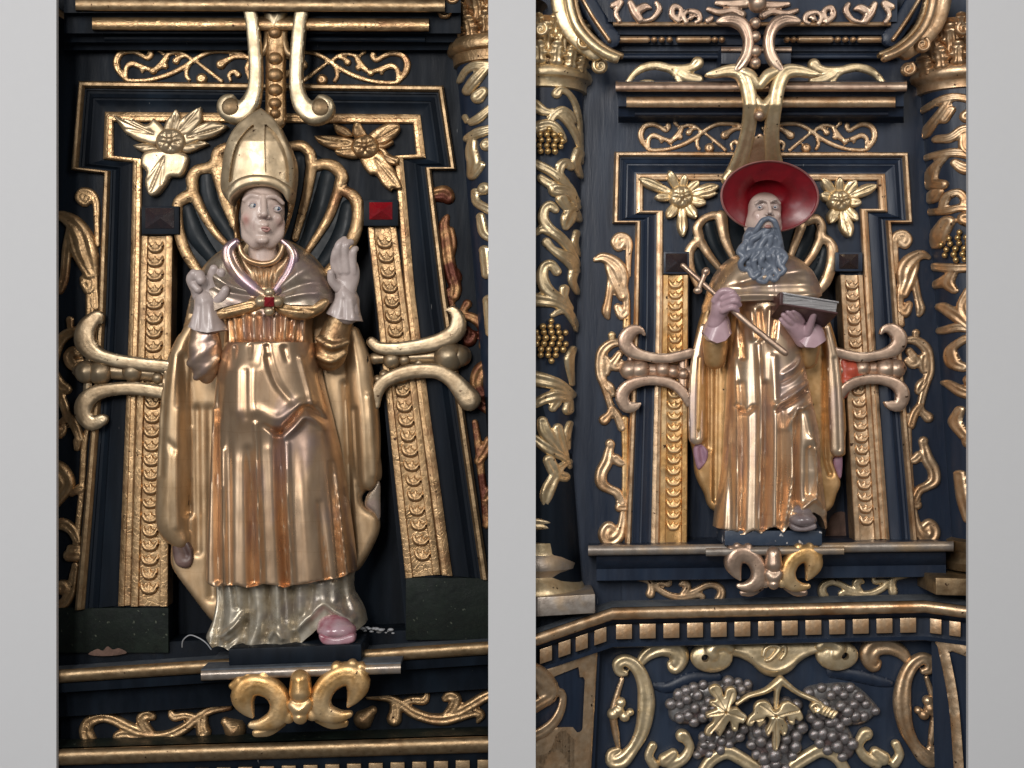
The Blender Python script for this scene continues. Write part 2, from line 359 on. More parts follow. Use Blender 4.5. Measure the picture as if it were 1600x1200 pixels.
# ------------------------------------------------ signed distance sculpting (surface nets)
def E3(c, r, a=0, b=0):
    c = np.array(c, float); r = np.array(r, float); ca, sa = math.cos(a), math.sin(a); cb, sb = math.cos(b), math.sin(b)
    def f(P):
        q = P-c; x = q[..., 0]*ca+q[..., 1]*sa; y = -q[..., 0]*sa+q[..., 1]*ca; z = q[..., 2]
        y, z = y*cb+z*sb, -y*sb+z*cb
        k0 = np.sqrt((x/r[0])**2+(y/r[1])**2+(z/r[2])**2); k1 = np.sqrt((x/r[0]**2)**2+(y/r[1]**2)**2+(z/r[2]**2)**2)+1e-9
        return k0*(k0-1)/k1
    return f
def C3(pts):
    P = cr(pts, 4) if len(pts) > 2 else np.array(pts, float)
    def f(Q):
        best = np.full(Q.shape[:-1], 1e9)
        for a, b in zip(P[:-1], P[1:]):
            v = b[:3]-a[:3]; l = (v*v).sum()+1e-9; t = np.clip(((Q-a[:3])@v)/l, 0, 1)
            best = np.minimum(best, np.linalg.norm(Q-a[:3]-t[..., None]*v, axis=-1)-(a[3]+(b[3]-a[3])*t))
        return best
    return f
def sculpt(name, mat, ops, lo, hi, h, ref, parent=None, k=3, color=None, ang=80, T=None):
    ax = [np.arange(lo[i], hi[i]+h, h) for i in range(3)]
    P = np.stack(np.meshgrid(*ax, indexing='ij'), -1); v = None
    for op in ops:
        s, f = op[0], op[1]; kk = op[2] if len(op) > 2 else k; u = f(P)
        if v is None: v = u; continue
        if s == '+':
            g = np.clip(.5+.5*(v-u)/kk, 0, 1); v = v*(1-g)+u*g-kk*g*(1-g)
        else:
            u = -u; g = np.clip(.5-.5*(v-u)/kk, 0, 1); v = v*(1-g)+u*g+kk*g*(1-g)
    v = v+1e-7; nx, ny, nz = v.shape; s = v < 0
    cs = [(i, j, l) for i in (0, 1) for j in (0, 1) for l in (0, 1)]
    g = lambda A, c: A[c[0]:nx-1+c[0], c[1]:ny-1+c[1], c[2]:nz-1+c[2]]
    cnt = np.zeros((nx-1, ny-1, nz-1)); acc = np.zeros((nx-1, ny-1, nz-1, 3))
    for a in cs:
        for axx in range(3):
            if a[axx]: continue
            b = list(a); b[axx] = 1; b = tuple(b); va, vb = g(v, a), g(v, b); m = (va < 0) != (vb < 0)
            t = np.where(m, va/np.where(m, va-vb, 1), 0); q = np.zeros(acc.shape)
            for i in range(3): q[..., i] = a[i]
            q[..., axx] = t; acc += q*m[..., None]; cnt += m
    on = cnt > 0; ids = -np.ones(on.shape, int); ids[on] = np.arange(on.sum())
    base = np.stack(np.nonzero(on), -1); V = (base+acc[on]/cnt[on][:, None])*h+np.array(lo)
    F = []
    for axx in range(3):
        o1, o2 = [i for i in range(3) if i != axx]
        sl = [slice(None)]*3; sr = [slice(None)]*3; sl[axx] = slice(0, -1); sr[axx] = slice(1, None)
        m = s[tuple(sl)] != s[tuple(sr)]; I = np.stack(np.nonzero(m), -1)
        I = I[(I[:, o1] > 0) & (I[:, o2] > 0) & (I[:, o1] < v.shape[o1]-1) & (I[:, o2] < v.shape[o2]-1)]
        fl = s[tuple(I.T)]
        def cid(a, b):
            J = I.copy(); J[:, o1] -= a; J[:, o2] -= b; return ids[tuple(J.T)]
        Q = np.stack([cid(1, 1), cid(0, 1), cid(0, 0), cid(1, 0)], 1)
        flip = fl if axx != 1 else ~fl
        Q[~flip] = Q[~flip][:, ::-1]; F += Q.tolist()
    PX, PY = V[:, 0], V[:, 1]
    if T: PX, PY = T(PX, PY)
    WV = W(PX, PY, V[:, 2], ref); F = fixvol(WV-WV.mean(0), F)
    o = mk(name, WV, F, mat, parent, True, ang)
    if color:
        at = o.data.color_attributes.new('Col', 'FLOAT_COLOR', 'POINT'); c = color(V)
        at.data.foreach_set('color', np.concatenate([c, np.ones((len(c), 1))], 1).ravel())
    return o
_sph = {}
def ball(name, px, py, d, r, mat, parent, rx=1, ry=1, rz=1):
    if mat not in _sph:
        n, m = 12, 8; V = [(0, 0, 1)]+[(math.sin(PI*j/m)*math.cos(2*PI*i/n), math.sin(PI*j/m)*math.sin(2*PI*i/n), math.cos(PI*j/m)) for j in range(1, m) for i in range(n)]+[(0, 0, -1)]
        F = [(0, 1+i, 1+(i+1) % n) for i in range(n)]
        for j in range(m-2): F += [(1+j*n+i, 1+(j+1)*n+i, 1+(j+1)*n+(i+1) % n, 1+j*n+(i+1) % n) for i in range(n)]
        F += [(len(V)-1, 1+(m-2)*n+(i+1) % n, 1+(m-2)*n+i) for i in range(n)]
        me = bpy.data.meshes.new('ball'); me.from_pydata(V, [], F); me.materials.append(MAT[mat]); me.polygons.foreach_set('use_smooth', [True]*len(F)); _sph[mat] = me
    o = bpy.data.objects.new(name, _sph[mat]); COL.objects.link(o); p = Vector(W(px, py, d).tolist()); ORG[o.name] = p
    o.scale = (r*S*rx, r*S*rz, r*S*ry)
    if parent: o.parent = parent; o.location = p-ORG[parent.name]
    else: o.location = p
    o.rotation_euler = (random.uniform(-.3,.3), random.uniform(-.3,.3), 0) if rx == ry == rz == 1 else (0, 0, 0)
    return o
def tr(pts, f, s=1): return [(*f(p[0], p[1]), *[q*s for q in p[2:]]) for p in pts]
def mirror(c, sh=0, y0=0): return lambda x, y: (2*c-x+(y-y0)*sh, y)

# ================================================================ SETTING: altar walls and added grey border strips
def wall_with_hole(name, outer, hole, mat, d, depth, backmat, T=None):
    n = len(hole); V = [W(x, y, d, d) for x, y in outer]+[W(x, y, d, d) for x, y in hole]
    F = [(i, (i+1) % n, n+(i+1) % n, n+i) for i in range(n)]
    V += [W(x, y, d-depth, d) for x, y in hole]; F += [(n+i, n+(i+1) % n, 2*n+(i+1) % n, 2*n+i) for i in range(n)]
    F.append(tuple(range(2*n, 3*n)))
    V = np.array(V); q = np.cross(V[F[0][1]]-V[F[0][0]], V[F[0][2]]-V[F[0][0]])
    if q[1] > 0: F = [f[::-1] for f in F]
    o = mk(name, V, F, mat, None, False); return tag(o, None, None, kind='structure')
wall_with_hole('altar_wall', [(20,-60),(800,-60),(800,1300),(20,1300)], [(268,366),(573,352),(634,985),(262,1003)], 'navyL', 0, 70, 'navyL')
wall_with_hole('altar_wall', [(800,-60),(1600,-60),(1600,1300),(800,1300)], [(1077,428),(1312,425),(1336,850),(1073,850)], 'navyR', 0, 60, 'navyR')
for x0, x1, lab in ((-60, 88, 'plain pale grey border strip added left of the bishop altar'), (763, 837, 'plain pale grey border strip added between the two altars'), (1513, 1660, 'plain pale grey border strip added right of the cardinal altar')):
    o = slab('border_strip', x0, x1, -60, 1260, 112, 122, 'grey', bev=0); tag(o, lab, 'border')  # added grey borders that crop both altars, not walls of the church

FAT = 1.28
# ================================================================ shared carvings
FRET = [
 [(194,124,2.5),(184,110,4),(182,96,4.5),(190,84,4),(206,81,3.5),(219,86,3),(230,92,3),(236,87,3),(235,83,4)],
 [(196,122,3),(197,108,3),(206,101,3.5),(219,105,3.5),(228,108,3),(240,110,3),(250,104,4),(258,94,4),(262,85,2.5)],
 [(222,110,3.5),(222,113,2)],[(239,112,4.5)],[(258,104,4)],[(249,79,3),(254,84,2)],
 [(262,86,2.5),(273,83,2.5),(285,84,2.5),(297,92,2.5),(300,96,2)],[(292,88,2),(281,90,2.5),(275,96,4.5)],
 [(190,120,2),(200,127,2.5),(232,126,2.5),(262,118,3),(288,105,3),(310,90,3),(330,81,3),(352,80,3),(372,82,3),(388,90,3)],
 [(300,95,2.5),(293,106,2.5),(291,118,2.5),(295,125,2.5)],[(308,98,2),(328,113,2.5),(346,127,2.5)],
 [(384,89,3),(366,89,3),(352,96,4),(345,101,6)],[(360,126,2),(358,117,2.5),(366,112,3),(372,117,4)],[(315,124,7)],
 [(398,88,3),(386,104,3),(390,122,3)]]
def fret(name, lab, T, mat, sc=1., d=0):
    t = thing(name, lab, 'carving', *T(409, 130), d, 'pierced scroll friezes above the niche frames')
    for side in (0, 1):
        f = (lambda x, y: T(x, y)) if side == 0 else (lambda x, y: T(818-x, y))
        relief('scrollwork', mat, [Str(tr(s, f, sc), .9, groove=.25) for s in FRET], d, 3, 1.5, t, smooth=0)
fret('scroll_frieze', 'gilded pierced scroll frieze under the cornice of the darker left altar', lambda x, y: (x, y+(x-409)*.008), 'goldL')
fret('scroll_frieze', 'gilded pierced scroll frieze above the red hat, on the blue altar', lambda x, y: (1184+(x-409)*.804, 193+(y-80)*.87), 'goldR', .85)

FAT = 1.0
def niche_frame(lab, O, I, mats, w1, w2):
    xs = [p[0] for p in O]; t = thing('niche_frame', lab, 'frame', sum(xs)/len(xs), max(p[1] for p in O), 0, 'stepped niche frames')
    loft('outer_bead', O, I, [(0, 0), (0, 12), (w1*.3, 16), (w1*.7, 16), (w1, 11), (w1, 6)], mats[0], t)
    a, b = w1, w2; L = b-a
    loft('moulding', O, I, [(a, 8), (a+L*.08, 8), (a+L*.1, 5), (a+L*.2, 4), (a+L*.32, 6.5), (a+L*.40, 9), (a+L*.42, 7), (a+L*.5, 7.5), (a+L*.56, 6), (a+L*.75, 3), (a+L*.9, 1.5), (b, 2)], mats[1], t, ang=25)
    loft('inner_bead', O, I, [(b, 2), (b, 7), (b+.06, 9), (b+(1-b)*.45, 9.5), (b+(1-b)*.5, 7.5), (1-(1-b)*.15, 7), (1, 5), (1, 0)], mats[2], t, ang=25)
    return t
OL = [(119,952),(133,800),(147,640),(156,480),(164,272),(113,266),(125,128),(693,135),(713,266),(674,266),(699,465),(727,650),(764,905)]
IL = [(206,945),(209,800),(213,640),(219,450),(222,248),(177,243),(177,190),(645,193),(650,241),(616,243),(632,455),(654,640),(689,898)]
niche_frame('stepped black and gold frame round the bishop niche', OL, IL, ('goldD', 'navyL', 'goldL'), .17, .76)
OR = [(976,853),(983,680),(990,500),(993,349),(957,349),(960,238),(1417,239),(1424,349),(1391,349),(1404,520),(1416,660),(1432,845)]
IR = [(1030,849),(1033,680),(1036,500),(1036,329),(1005,329),(1005,282),(1371,282),(1374,326),(1344,326),(1353,500),(1362,650),(1376,842)]
niche_frame('stepped blue and gold frame round the cardinal niche', OR, IR, ('goldR', 'navyR', 'goldR'), .18, .76)

def husk_strip(lab, TL, TR, BR, BL, hs, n, mat, s, grp='gilded strips of overlapping husks beside the niches'):
    t = thing('husk_strip', lab, 'carved strip', (BL[0]+BR[0])/2, (BL[1]+BR[1])/2, 0, grp)
    loft('board', [TL, ((TL[0]+BL[0])/2, (TL[1]+BL[1])/2), BL], [TR, ((TR[0]+BR[0])/2, (TR[1]+BR[1])/2), BR],
         [(0, -30), (0, 8), (.03, 9), (.19, 9), (.22, 4.5), (.30, 3.5), (.72, 3.5), (.78, 4.5), (.81, 9), (.97, 9), (1, 8), (1, -30)], mat, t)
    (xa, ya), (xb, yb) = hs; protos = []
    for v in range(2):
        j = .8*v
        protos.append(relief('husk', mat, [Str([(-11.5*s,-7*s,1.5*s),(-10*s,-1*s,3.8*s),(-5*s,5*s,4.8*s),(5*s,5*s,4.6*s),(10*s,-1*s,3.8*s),(11.5*s,-7*s,1.5*s)], .95),
            Str([(0,-7*s,1.5*s),((-.6+j)*s,-2*s,2.2*s),(0,3*s,2.6*s)], .9, z=1), Ell(0,1*s,7*s,6*s,2.5)], 0, 2.5, 1.2 if s < .95 else 1.4, t, T=lambda x, y: (x+800, y+600), smooth=0))
    c0 = ORG[protos[0].name].copy()
    for i in range(n):
        f = i/(n-1); x = xa+(xb-xa)*f; y = ya+(yb-ya)*f
        o = protos[i] if i < 2 else protos[i % 2].copy()
        if i >= 2: COL.objects.link(o); o.parent = t
        # the husk mesh was modelled round picture centre; put it on the strip
        p = Vector(W(x, y, 5).tolist()); o.location = p-ORG[t.name]
        o.rotation_euler = (0, random.uniform(-.06, .06)-math.atan2(xb-xa, yb-ya)*-1, 0)
        q = random.uniform(.93, 1.07); o.scale = (q, 1, random.uniform(.95, 1.08))
husk_strip('gilded husk strip left of the bishop, below a dark gem', (222,369),(270,369),(262,947),(205,947), ((243,387),(233,920)), 25, 'goldL', 1)
husk_strip('gilded husk strip right of the bishop, below the red gem', (575,356),(619,354),(688,897),(634,903), ((601,380),(660,868)), 22, 'goldL', 1)
husk_strip('copper gold husk strip left of the cardinal', (1036,430),(1075,430),(1073,850),(1030,850), ((1056,444),(1052,822)), 23, 'goldO', .8)
husk_strip('pale gilded husk strip right of the cardinal', (1312,430),(1347,430),(1375,842),(1335,845), ((1331,446),(1354,814)), 21, 'goldR', .8)

def gem(lab, x0, x1, y0, y1, ix0, ix1, iy0, iy1, matb, matg, d=20):
    t = thing('gem_block', lab, 'gem', (x0+x1)/2, y1, 0, 'pyramid gems on square blocks')
    slab('block', x0, x1, y0, y1, 0, d, matb, t, 1.5)
    xm, ym = (ix0+ix1)/2, (iy0+iy1)/2
    V = np.array([W(*p) for p in ((ix0, iy0, d+1), (ix1, iy0, d+1), (ix1, iy1, d+1), (ix0, iy1, d+1), (xm+1, ym, d+13), (ix0, iy0, d-3), (ix1, iy0, d-3), (ix1, iy1, d-3), (ix0, iy1, d-3))])
    mk('stone', V, fixvol(V-V.mean(0), [(0, 1, 4), (1, 2, 4), (2, 3, 4), (3, 0, 4), (5, 6, 1, 0), (6, 7, 2, 1), (7, 8, 3, 2), (8, 5, 0, 3), (8, 7, 6, 5)]), matg, t, False)
gem('dark gem on a black block above the left husk strip of the bishop altar', 221,280,322,366, 227,272,325,357, 'navyL', 'darkgem')
gem('red pyramid gem on a black block right of the bishop', 568,622,312,353, 577,613,316,343, 'navyL', 'red')
gem('black faceted gem on blue block behind the tip of the cardinal\'s staff', 1037,1077,393,428, 1040,1074,396,425, 'navyR', 'darkgem', 14)
gem('maroon black gem on blue block right of the cardinal', 1305,1348,394,424, 1311,1341,397,420, 'navyR', 'darkgem', 16)

FAT = 1.22
# ---- scallop shells behind the statues
def shell(lab, bands, flutes, mat, field, T=None):
    t = thing('scallop_shell', lab, 'carving', *flutes[0][-1][:2], 0, 'scallop shells behind the statues')
    relief('shell_ground', 'flute', [Poly(field, 2, 3)], 0, 1, 5, t)
    for f in flutes: relief('flute', 'flute', [Str(f, .4)], 2, 1, 2.5, t)
    sides = {}
    for bd in bands: sides.setdefault(bd[0][0] < flutes[0][-1][0] if len(flutes) == 4 else True, []).append(bd)
    for bl in sides.values(): relief('gilded_rib', mat, [Str(b, .5, groove=0) for b in bl], 2, 7, 1.8, t, smooth=1, noise=.5)
shell('gilded scallop shell with black flutes behind the bishop\'s head and mitre',
 [[(455,228,6),(472,228,7),(484,240,7),(487,257,7),(495,258,7),(507,256,7),(523,261,8),(534,276,8),(530,293,7),(540,299,7),(553,308,8),(559,325,8),(558,350,8),(548,378,8),(530,405,7),(505,432,6)],
  [(487,258,7),(480,300,6),(470,340,5),(461,372,4)],[(530,293,7),(515,335,6),(498,365,5),(478,395,4)],
  [(352,230,6),(340,238,7),(337,255,8),(325,262,7),(308,266,7),(300,280,8),(301,300,7),(290,308,8),(278,318,7),(277,345,7),(282,372,7),(292,398,7),(312,428,6)],
  [(335,258,7),(345,295,6),(356,330,5),(368,356,4)],[(302,302,7),(318,335,6),(335,362,5),(352,380,4)],
  [(344,250,7),(352,300,7),(366,350,6)]],
 [[(322,275,10),(330,320,11),(360,370,8),(400,450,3)],[(292,328,10),(305,365,12),(330,400,9),(390,470,3)],[(466,250,11),(462,300,12),(450,360,8),(425,450,3)],[(514,276,12),(500,330,13),(475,390,9),(435,460,3)],[(545,325,11),(535,370,14),(500,420,10),(440,480,3)]],
 'goldL', [(275,325),(300,280),(345,235),(410,215),(475,232),(530,268),(558,325),(545,385),(505,440),(420,500),(330,440),(285,390)])
shell('gilded scallop shell with blue flutes behind the red hat',
 [[(1132,340,4),(1118,336,5),(1100,342,5),(1090,356,6),(1093,374,6),(1084,382,6),(1077,396,6),(1080,420,5),(1092,450,4)],
  [(1127,338,8),(1134,375,6),(1146,402,4)],[(1093,374,6),(1108,398,5),(1124,418,4)],
  [(1262,345,6),(1276,342,6),(1284,355,6),(1282,370,6),(1294,376,6),(1301,390,7),(1299,415,7),(1290,440,7),(1276,458,5)],
  [(1284,368,6),(1272,395,5),(1256,418,4)],[(1252,355,6),(1243,380,5),(1236,400,4)]],
 [[(1108,352,8),(1118,385,8),(1140,420,5),(1180,450,2)],[(1088,396,7),(1100,425,7),(1130,450,5),(1180,470,2)],[(1268,352,8),(1256,385,9),(1236,420,5),(1200,450,2)],[(1290,392,7),(1280,425,8),(1250,450,5),(1200,470,2)]],
 'goldR', [(1077,400),(1090,350),(1130,330),(1200,320),(1270,338),(1302,385),(1290,440),(1250,480),(1200,500),(1140,480),(1092,452)])

FAT = 1.0
# ---- flowers with carved petals
def flower(lab, c, rx, ry, petals, mat, generic=None):
    t = thing('carved_flower', lab, 'flower', c[0], c[1]+ry, 0, 'gilded leaf flowers in the upper corners of the niches')
    for i, P in enumerate(petals):
        P = np.array(P, float); cc = np.array(c, float); tip = P[np.argmax(((P-cc)**2).sum(1))]
        L = np.linalg.norm(tip-cc)
        lift = lambda X, Y, h, L=L: h+7*np.clip(np.hypot(X-cc[0], Y-cc[1])/L, 0, 1)**2+4
        v = [tuple(cc+(tip-cc)*f) for f in (.3, .6, .93)]
        n = np.array([-(tip-cc)[1], (tip-cc)[0]])/L
        fe = [([(*p, 1) for p in v], 1.6, -2.6)]
        for sg in (-1, 1):
            fe.append(([tuple(cc+(tip-cc)*.35+n*sg*2), tuple(cc+(tip-cc)*.75+n*sg*L*.13)], 1.5, -1.3))
        relief('petal', mat, [Poly(P, 5.5, 7)], 2, 2+.8*(i % 3), 1.5, t, feats=fe, hmod=lift, smooth=1)
    st = [[(c[0]+rx*.62*math.cos(a), c[1]+ry*.62*math.sin(a)), (c[0]+rx*.25*math.cos(a+.9), c[1]+ry*.25*math.sin(a+.9)), (c[0]+rx*.6*math.cos(a+1.7), c[1]+ry*.6*math.sin(a+1.7))] for a in np.arange(5)*2*PI/5]
    relief('flower_centre', mat, [Ell(c[0], c[1], rx, ry, 17)], 6, 3, 1.3, t, feats=[(q, 1.6, -2.4) for q in st]+[([c, (c[0]+.1, c[1])], rx*.22, 2.5)], fade=3)
flower('gilded leaf flower left of the mitre, under the left volute', (268,222), 25, 22, [
 [(179,182),(179,182),(207,189),(208,186),(230,196),(241,185),(241,185),(256,199),(262,215),(245,228),(225,224),(212,219),(205,214),(196,207)],
 [(210,229),(210,229),(225,225),(243,228),(250,236),(232,240),(219,236)],
 [(226,240),(222,258),(231,270),(229,287),(236,306),(248,305),(262,288),(268,278),(284,277),(293,262),(294,243),(270,235),(245,234)],
 [(328,226),(328,226),(307,236),(292,240),(275,232),(290,225),(318,222)],
 [(358,199),(358,199),(333,191),(307,198),(280,214),(290,229),(310,222),(338,214)],
 [(316,169),(316,169),(317,192),(296,214),(278,210),(279,192),(300,176)],
 [(278,173),(285,186),(280,206),(262,212),(257,203),(262,190),(270,181)]], 'goldP')
flower('gilded leaf flower right of the mitre with one long drooping leaf', (571,230), 23, 20, [
 [(492,214),(492,214),(500,225),(523,235),(546,234),(556,224),(549,217),(523,213)],
 [(522,195),(522,195),(526,209),(541,215),(552,213),(550,208),(541,200)],
 [(553,197),(561,192),(570,204),(574,214),(560,218),(552,212)],
 [(619,194),(626,201),(619,214),(601,227),(583,228),(575,216),(582,206),(601,196)],
 [(614,221),(614,226),(601,233),(586,232),(590,224),(602,226)],
 [(624,248),(622,258),(606,257),(597,242),(588,230),(600,232),(611,243)],
 [(563,240),(566,258),(578,273),(588,275),(598,290),(611,300),(614,296),(627,297),(627,287),(612,258),(598,240),(582,232)],
 [(525,236),(530,244),(554,249),(566,242),(560,230),(545,229)]], 'goldL')
def petset(c, tips, w):
    out = []
    for (x, y, k) in tips:
        v = np.array([x-c[0], y-c[1]], float); L = np.linalg.norm(v); u = v/L; n = np.array([-u[1], u[0]]); cc = np.array(c, float); b = w*k
        out.append([tuple(cc+u*L*.25-n*b*.5), tuple(cc+u*L*.55-n*b), tuple(cc+u*L*.8-n*b*.95), tuple(cc+u*L), tuple(cc+u*L*.8+n*b*.95), tuple(cc+u*L*.55+n*b), tuple(cc+u*L*.25+n*b*.5)])
    return out
flower('pale gilded flower left of the red hat', (1064,308), 20, 19, petset((1064,308), [(997,280,1),(1022,309,.8),(1044,268,.9),(1069,274,.8),(1091,284,.9),(1122,292,1.1),(1119,303,.8),(1102,319,1),(1087,342,1),(1066,371,1),(1042,342,1)], 8), 'pale')
flower('pale gilded flower right of the red hat', (1311,314), 20, 18, petset((1311,314), [(1283,280,.9),(1280,305,.9),(1310,278,.8),(1336,283,1.1),(1368,291,1),(1344,318,.9),(1338,346,.9),(1326,372,1.2),(1295,350,1),(1302,340,.8)], 8.5), 'pale')

FAT = 1.3
# ---- strapwork brackets at the sides of the statues
def bracket(lab, cat, org, straps, bosses, bars, mat, d0=18, T=None, s=1, dm=1):
    f = T or (lambda x, y: (x, y)); t = thing('strap_bracket', lab, cat, *f(*org), 0)
    for p in straps:
        relief('strap', mat, [Str(tr(p, f, s), .5, groove=.2, gw=.55)], d0, 9, 1.6, t, smooth=1)
    for x, y, r in bosses:
        X, Y = f(x, y); relief('boss', mat, [Ball(X, Y, r*s, .9)], d0-4, 4, 1.5, t)
    for b in bars: relief('bar', mat, [Str(tr(b, f, s), .7)], d0-8, 4, 1.6, t)
    return t
bracket('bronze gilt strap bracket with curled ends left of the bishop', 'bracket', (190,640),
 [[(158,503,2),(154,494,6),(144,500,9),(134,515,12),(133,535,13),(146,551,10),(168,560,8),(205,567,8),(262,573,8)],
  [(163,653,2),(158,656,7),(143,661,9),(131,650,10),(131,632,11),(146,616,10),(172,609,8),(210,607,8),(262,614,8)]],
 [(134,581,14),(156,582,15),(207,580,13),(247,590,8)], [[(120,580,6),(180,580,10),(262,585,9)],[(140,560,5),(136,610,5)],[(206,565,5),(206,608,5)],[(252,570,6),(252,612,6)]], 'bronze')
bracket('bronze gilt strap bracket with curled ends right of the bishop', 'bracket', (660,640),
 [[(700,485,3),(709,486,6),(716,500,9),(712,518,11),(692,531,10),(660,540,9),(620,545,8),(592,543,7),(580,534,6)],
  [(588,634,4),(590,612,7),(604,594,8),(640,581,9),(680,580,9),(705,592,10),(722,610,12),(733,624,14)]],
 [(702,557,19),(716,556,14),(612,562,11),(600,585,6),(632,562,7),(590,592,5)], [[(585,560,7),(640,558,7),(720,556,13)],[(655,545,5),(655,578,5)],[(678,545,7),(690,580,7)]], 'bronze')
JB = ([[(1007,523,1.5),(1001,516,4),(990,516,7),(980,525,9),(978,537,9),(988,549,8),(1008,556,6),(1040,560,6),(1082,551,6)],
  [(1000,631,1.5),(992,635,5),(980,636,7),(973,624,8),(975,611,8),(988,600,7),(1015,594,6),(1045,598,6),(1064,610,6),(1077,630,5)]],
 [(984,578,12),(999,578,13),(1036,577,10),(1052,580,8),(1068,584,7)], [[(975,578,6),(1010,578,8),(1078,582,8)],[(986,556,4),(986,602,4)],[(1036,560,4),(1036,597,4)],[(1068,558,6),(1068,604,6)]])
bracket('mauve gilt strap bracket left of the cardinal', 'bracket', (1020,640), *JB, 'mauve')
bracket('mauve gilt strap bracket right of the cardinal with coral paint showing', 'bracket', (1020,640), JB[0], JB[1][:3], JB[2], 'mauve', T=lambda x, y: (2*1192-x, y-2))
t = thing('painted_knot', 'coral painted knot inside the right bracket of the cardinal altar', 'carving', 1325, 610, 0)
relief('knot', 'coral', [Ball(1330,578,11), Ball(1322,596,9), Ball(1346,582,8), Str([(1318,565,5),(1322,600,7),(1318,618,4)])], 10, 5, 1.6, t)

FAT = 1.22
# ---- side wings: acanthus scrolls along the frames
def wing(lab, mat, pieces, T=None, s=1, base=(100, 940), matb=None):
    f = T or (lambda x, y: (x, y)); t = thing('side_scroll', lab, 'carving', *f(*base), 0, 'acanthus side scrolls along the niche frames')
    for nm, comps in pieces:
        cs = [Str(tr(c, f, s), .8, groove=.3) for c in comps]
        relief(nm, (matb if (matb and nm == 'stem') else mat), cs, 0, 3, 1.8, t, smooth=1, noise=.4)
    return t
wing('gilded acanthus side scroll at the far left edge of the bishop altar', 'goldL', [
 ('curl', [[(152,382,3.5),(151,345,4),(150,318,5),(143,304,6),(130,300,6),(124,308,6),(132,316,6),(139,309,6)]]),
 ('acanthus_leaf', [[(84,338,5),(98,338,7),(116,350,11),(130,370,13),(137,395,14),(144,420,9),(148,440,5),(150,480,5)],[(112,360,8),(118,385,9),(128,405,9),(140,428,8)],[(108,362,5),(104,390,6),(102,415,6),(99,438,6),(92,452,7)],[(133,442,7),(140,452,8),(142,440,6),(130,436,5)]]),
 ('stem', [[(141,460,6),(141,500,6),(138,520,5)],[(109,500,5),(110,515,4)]]),
 ('curl', [[(84,560,7),(90,540,7),(102,524,7),(120,517,6),(135,518,5)],[(128,566,6),(115,570,8),(108,558,8),(114,548,6),(122,552,5)]]),
 ('leaf', [[(84,580,5),(92,600,8),(104,608,7)],[(86,600,5),(98,628,6),(105,648,6),(116,662,7),(125,685,6)],[(84,668,7),(92,676,8),(100,668,4)],[(95,660,4),(108,650,5)],[(121,690,6),(120,700,4)]]),
 ('stem', [[(136,672,3),(131,700,4),(128,760,4),(122,820,4),(119,850,5)],[(127,762,6),(112,770,5)]]),
 ('leaf', [[(84,728,9),(95,738,12),(104,756,11),(92,776,9),(84,790,6)],[(82,822,6),(98,819,8),(112,828,7),(121,845,6)]]),
 ('block', [[(110,857,5),(122,857,5)],[(108,868,8),(123,868,8)]]),
 ('curl', [[(118,884,5),(114,905,6),(110,925,7),(100,942,7),(86,948,7)],[(98,918,10)]])])
wing('worn red brown gilded scroll at the right edge of the bishop altar', 'goldworn', [
 ('curl', [[(680,304,9),(694,303,11),(700,308,9)]]),
 ('acanthus_leaf', [[(699,338,3),(694,352,7),(697,378,9),(700,405,9),(706,430,9),(712,450,8),(710,462,7)],[(704,360,5),(707,380,6),(704,400,5)],[(713,425,5),(716,434,5),(710,445,6)],[(701,455,5),(706,475,4),(710,490,3)]]),
 ('curl', [[(722,487,4),(730,475,6)],[(715,492,5),(735,495,6),(752,507,7),(758,525,8),(755,540,6)],[(728,520,9),(732,530,10),(738,524,7)]]),
 ('leaf', [[(768,570,9),(752,580,11),(745,600,9),(752,615,8)],[(764,640,7),(752,632,7)],[(745,605,5),(748,625,5)]]),
 ('leaf', [[(766,690,8),(758,705,7),(748,720,6)],[(742,660,4),(748,700,5),(752,740,5),(757,780,5),(760,820,5)],[(766,770,9),(758,780,6)]])], base=(740,900))
JW = [
 ('curl', [[(982,430,3),(982,400,4),(983,382,5),(978,371,5),(967,369,5),(961,378,6),(967,386,6),(973,379,5)]]),
 ('acanthus_leaf', [[(930,406,3),(940,402,6),(952,406,8),(964,416,10),(971,430,10),(973,448,7),(978,462,5),(979,490,5)],[(952,415,6),(958,430,8),(966,448,8),(972,462,7)],[(954,430,4),(953,450,5),(950,470,5),(947,486,6),(950,496,3)],[(965,480,5),(972,492,7),(978,486,5)]]),
 ('stem', [[(980,470,4),(979,510,5)],[(956,524,5),(957,532,4)]]),
 ('curl', [[(974,536,4),(957,536,6),(942,548,7),(937,565,6),(938,585,6),(944,600,6),(950,620,5),(956,640,5)],[(968,553,5),(962,562,6),(957,570,6),(965,574,5),(973,568,4)],[(946,562,6),(948,575,6),(947,582,5)]]),
 ('leaf', [[(944,598,5),(952,606,7),(957,615,5)],[(956,638,5),(952,648,5),(944,656,7)],[(958,640,5),(966,652,6),(972,668,6)]]),
 ('stem', [[(976,655,5),(977,720,4),(976,790,4)]]),
 ('leaf', [[(955,694,5),(952,704,6),(948,722,8),(940,738,8),(940,755,8),(952,764,6),(964,770,6),(972,785,6)],[(962,716,6),(968,722,6),(974,724,4)],[(953,693,6)]]),
 ('block', [[(968,784,5),(976,784,5)],[(968,793,6),(977,793,6)]]),
 ('curl', [[(974,800,4),(972,820,6),(966,838,8),(952,846,9),(945,835,9),(951,824,8),(960,830,6)]])]
wing('orange gilded acanthus side scroll left of the cardinal niche', 'goldR', JW, base=(960,845), matb='goldO')
wing('pale gilded acanthus side scroll right of the cardinal niche', 'goldR', JW, T=lambda x, y: (2*1190-x+(y-378)*.052, y-4), base=(960,845))

FAT = 1.12
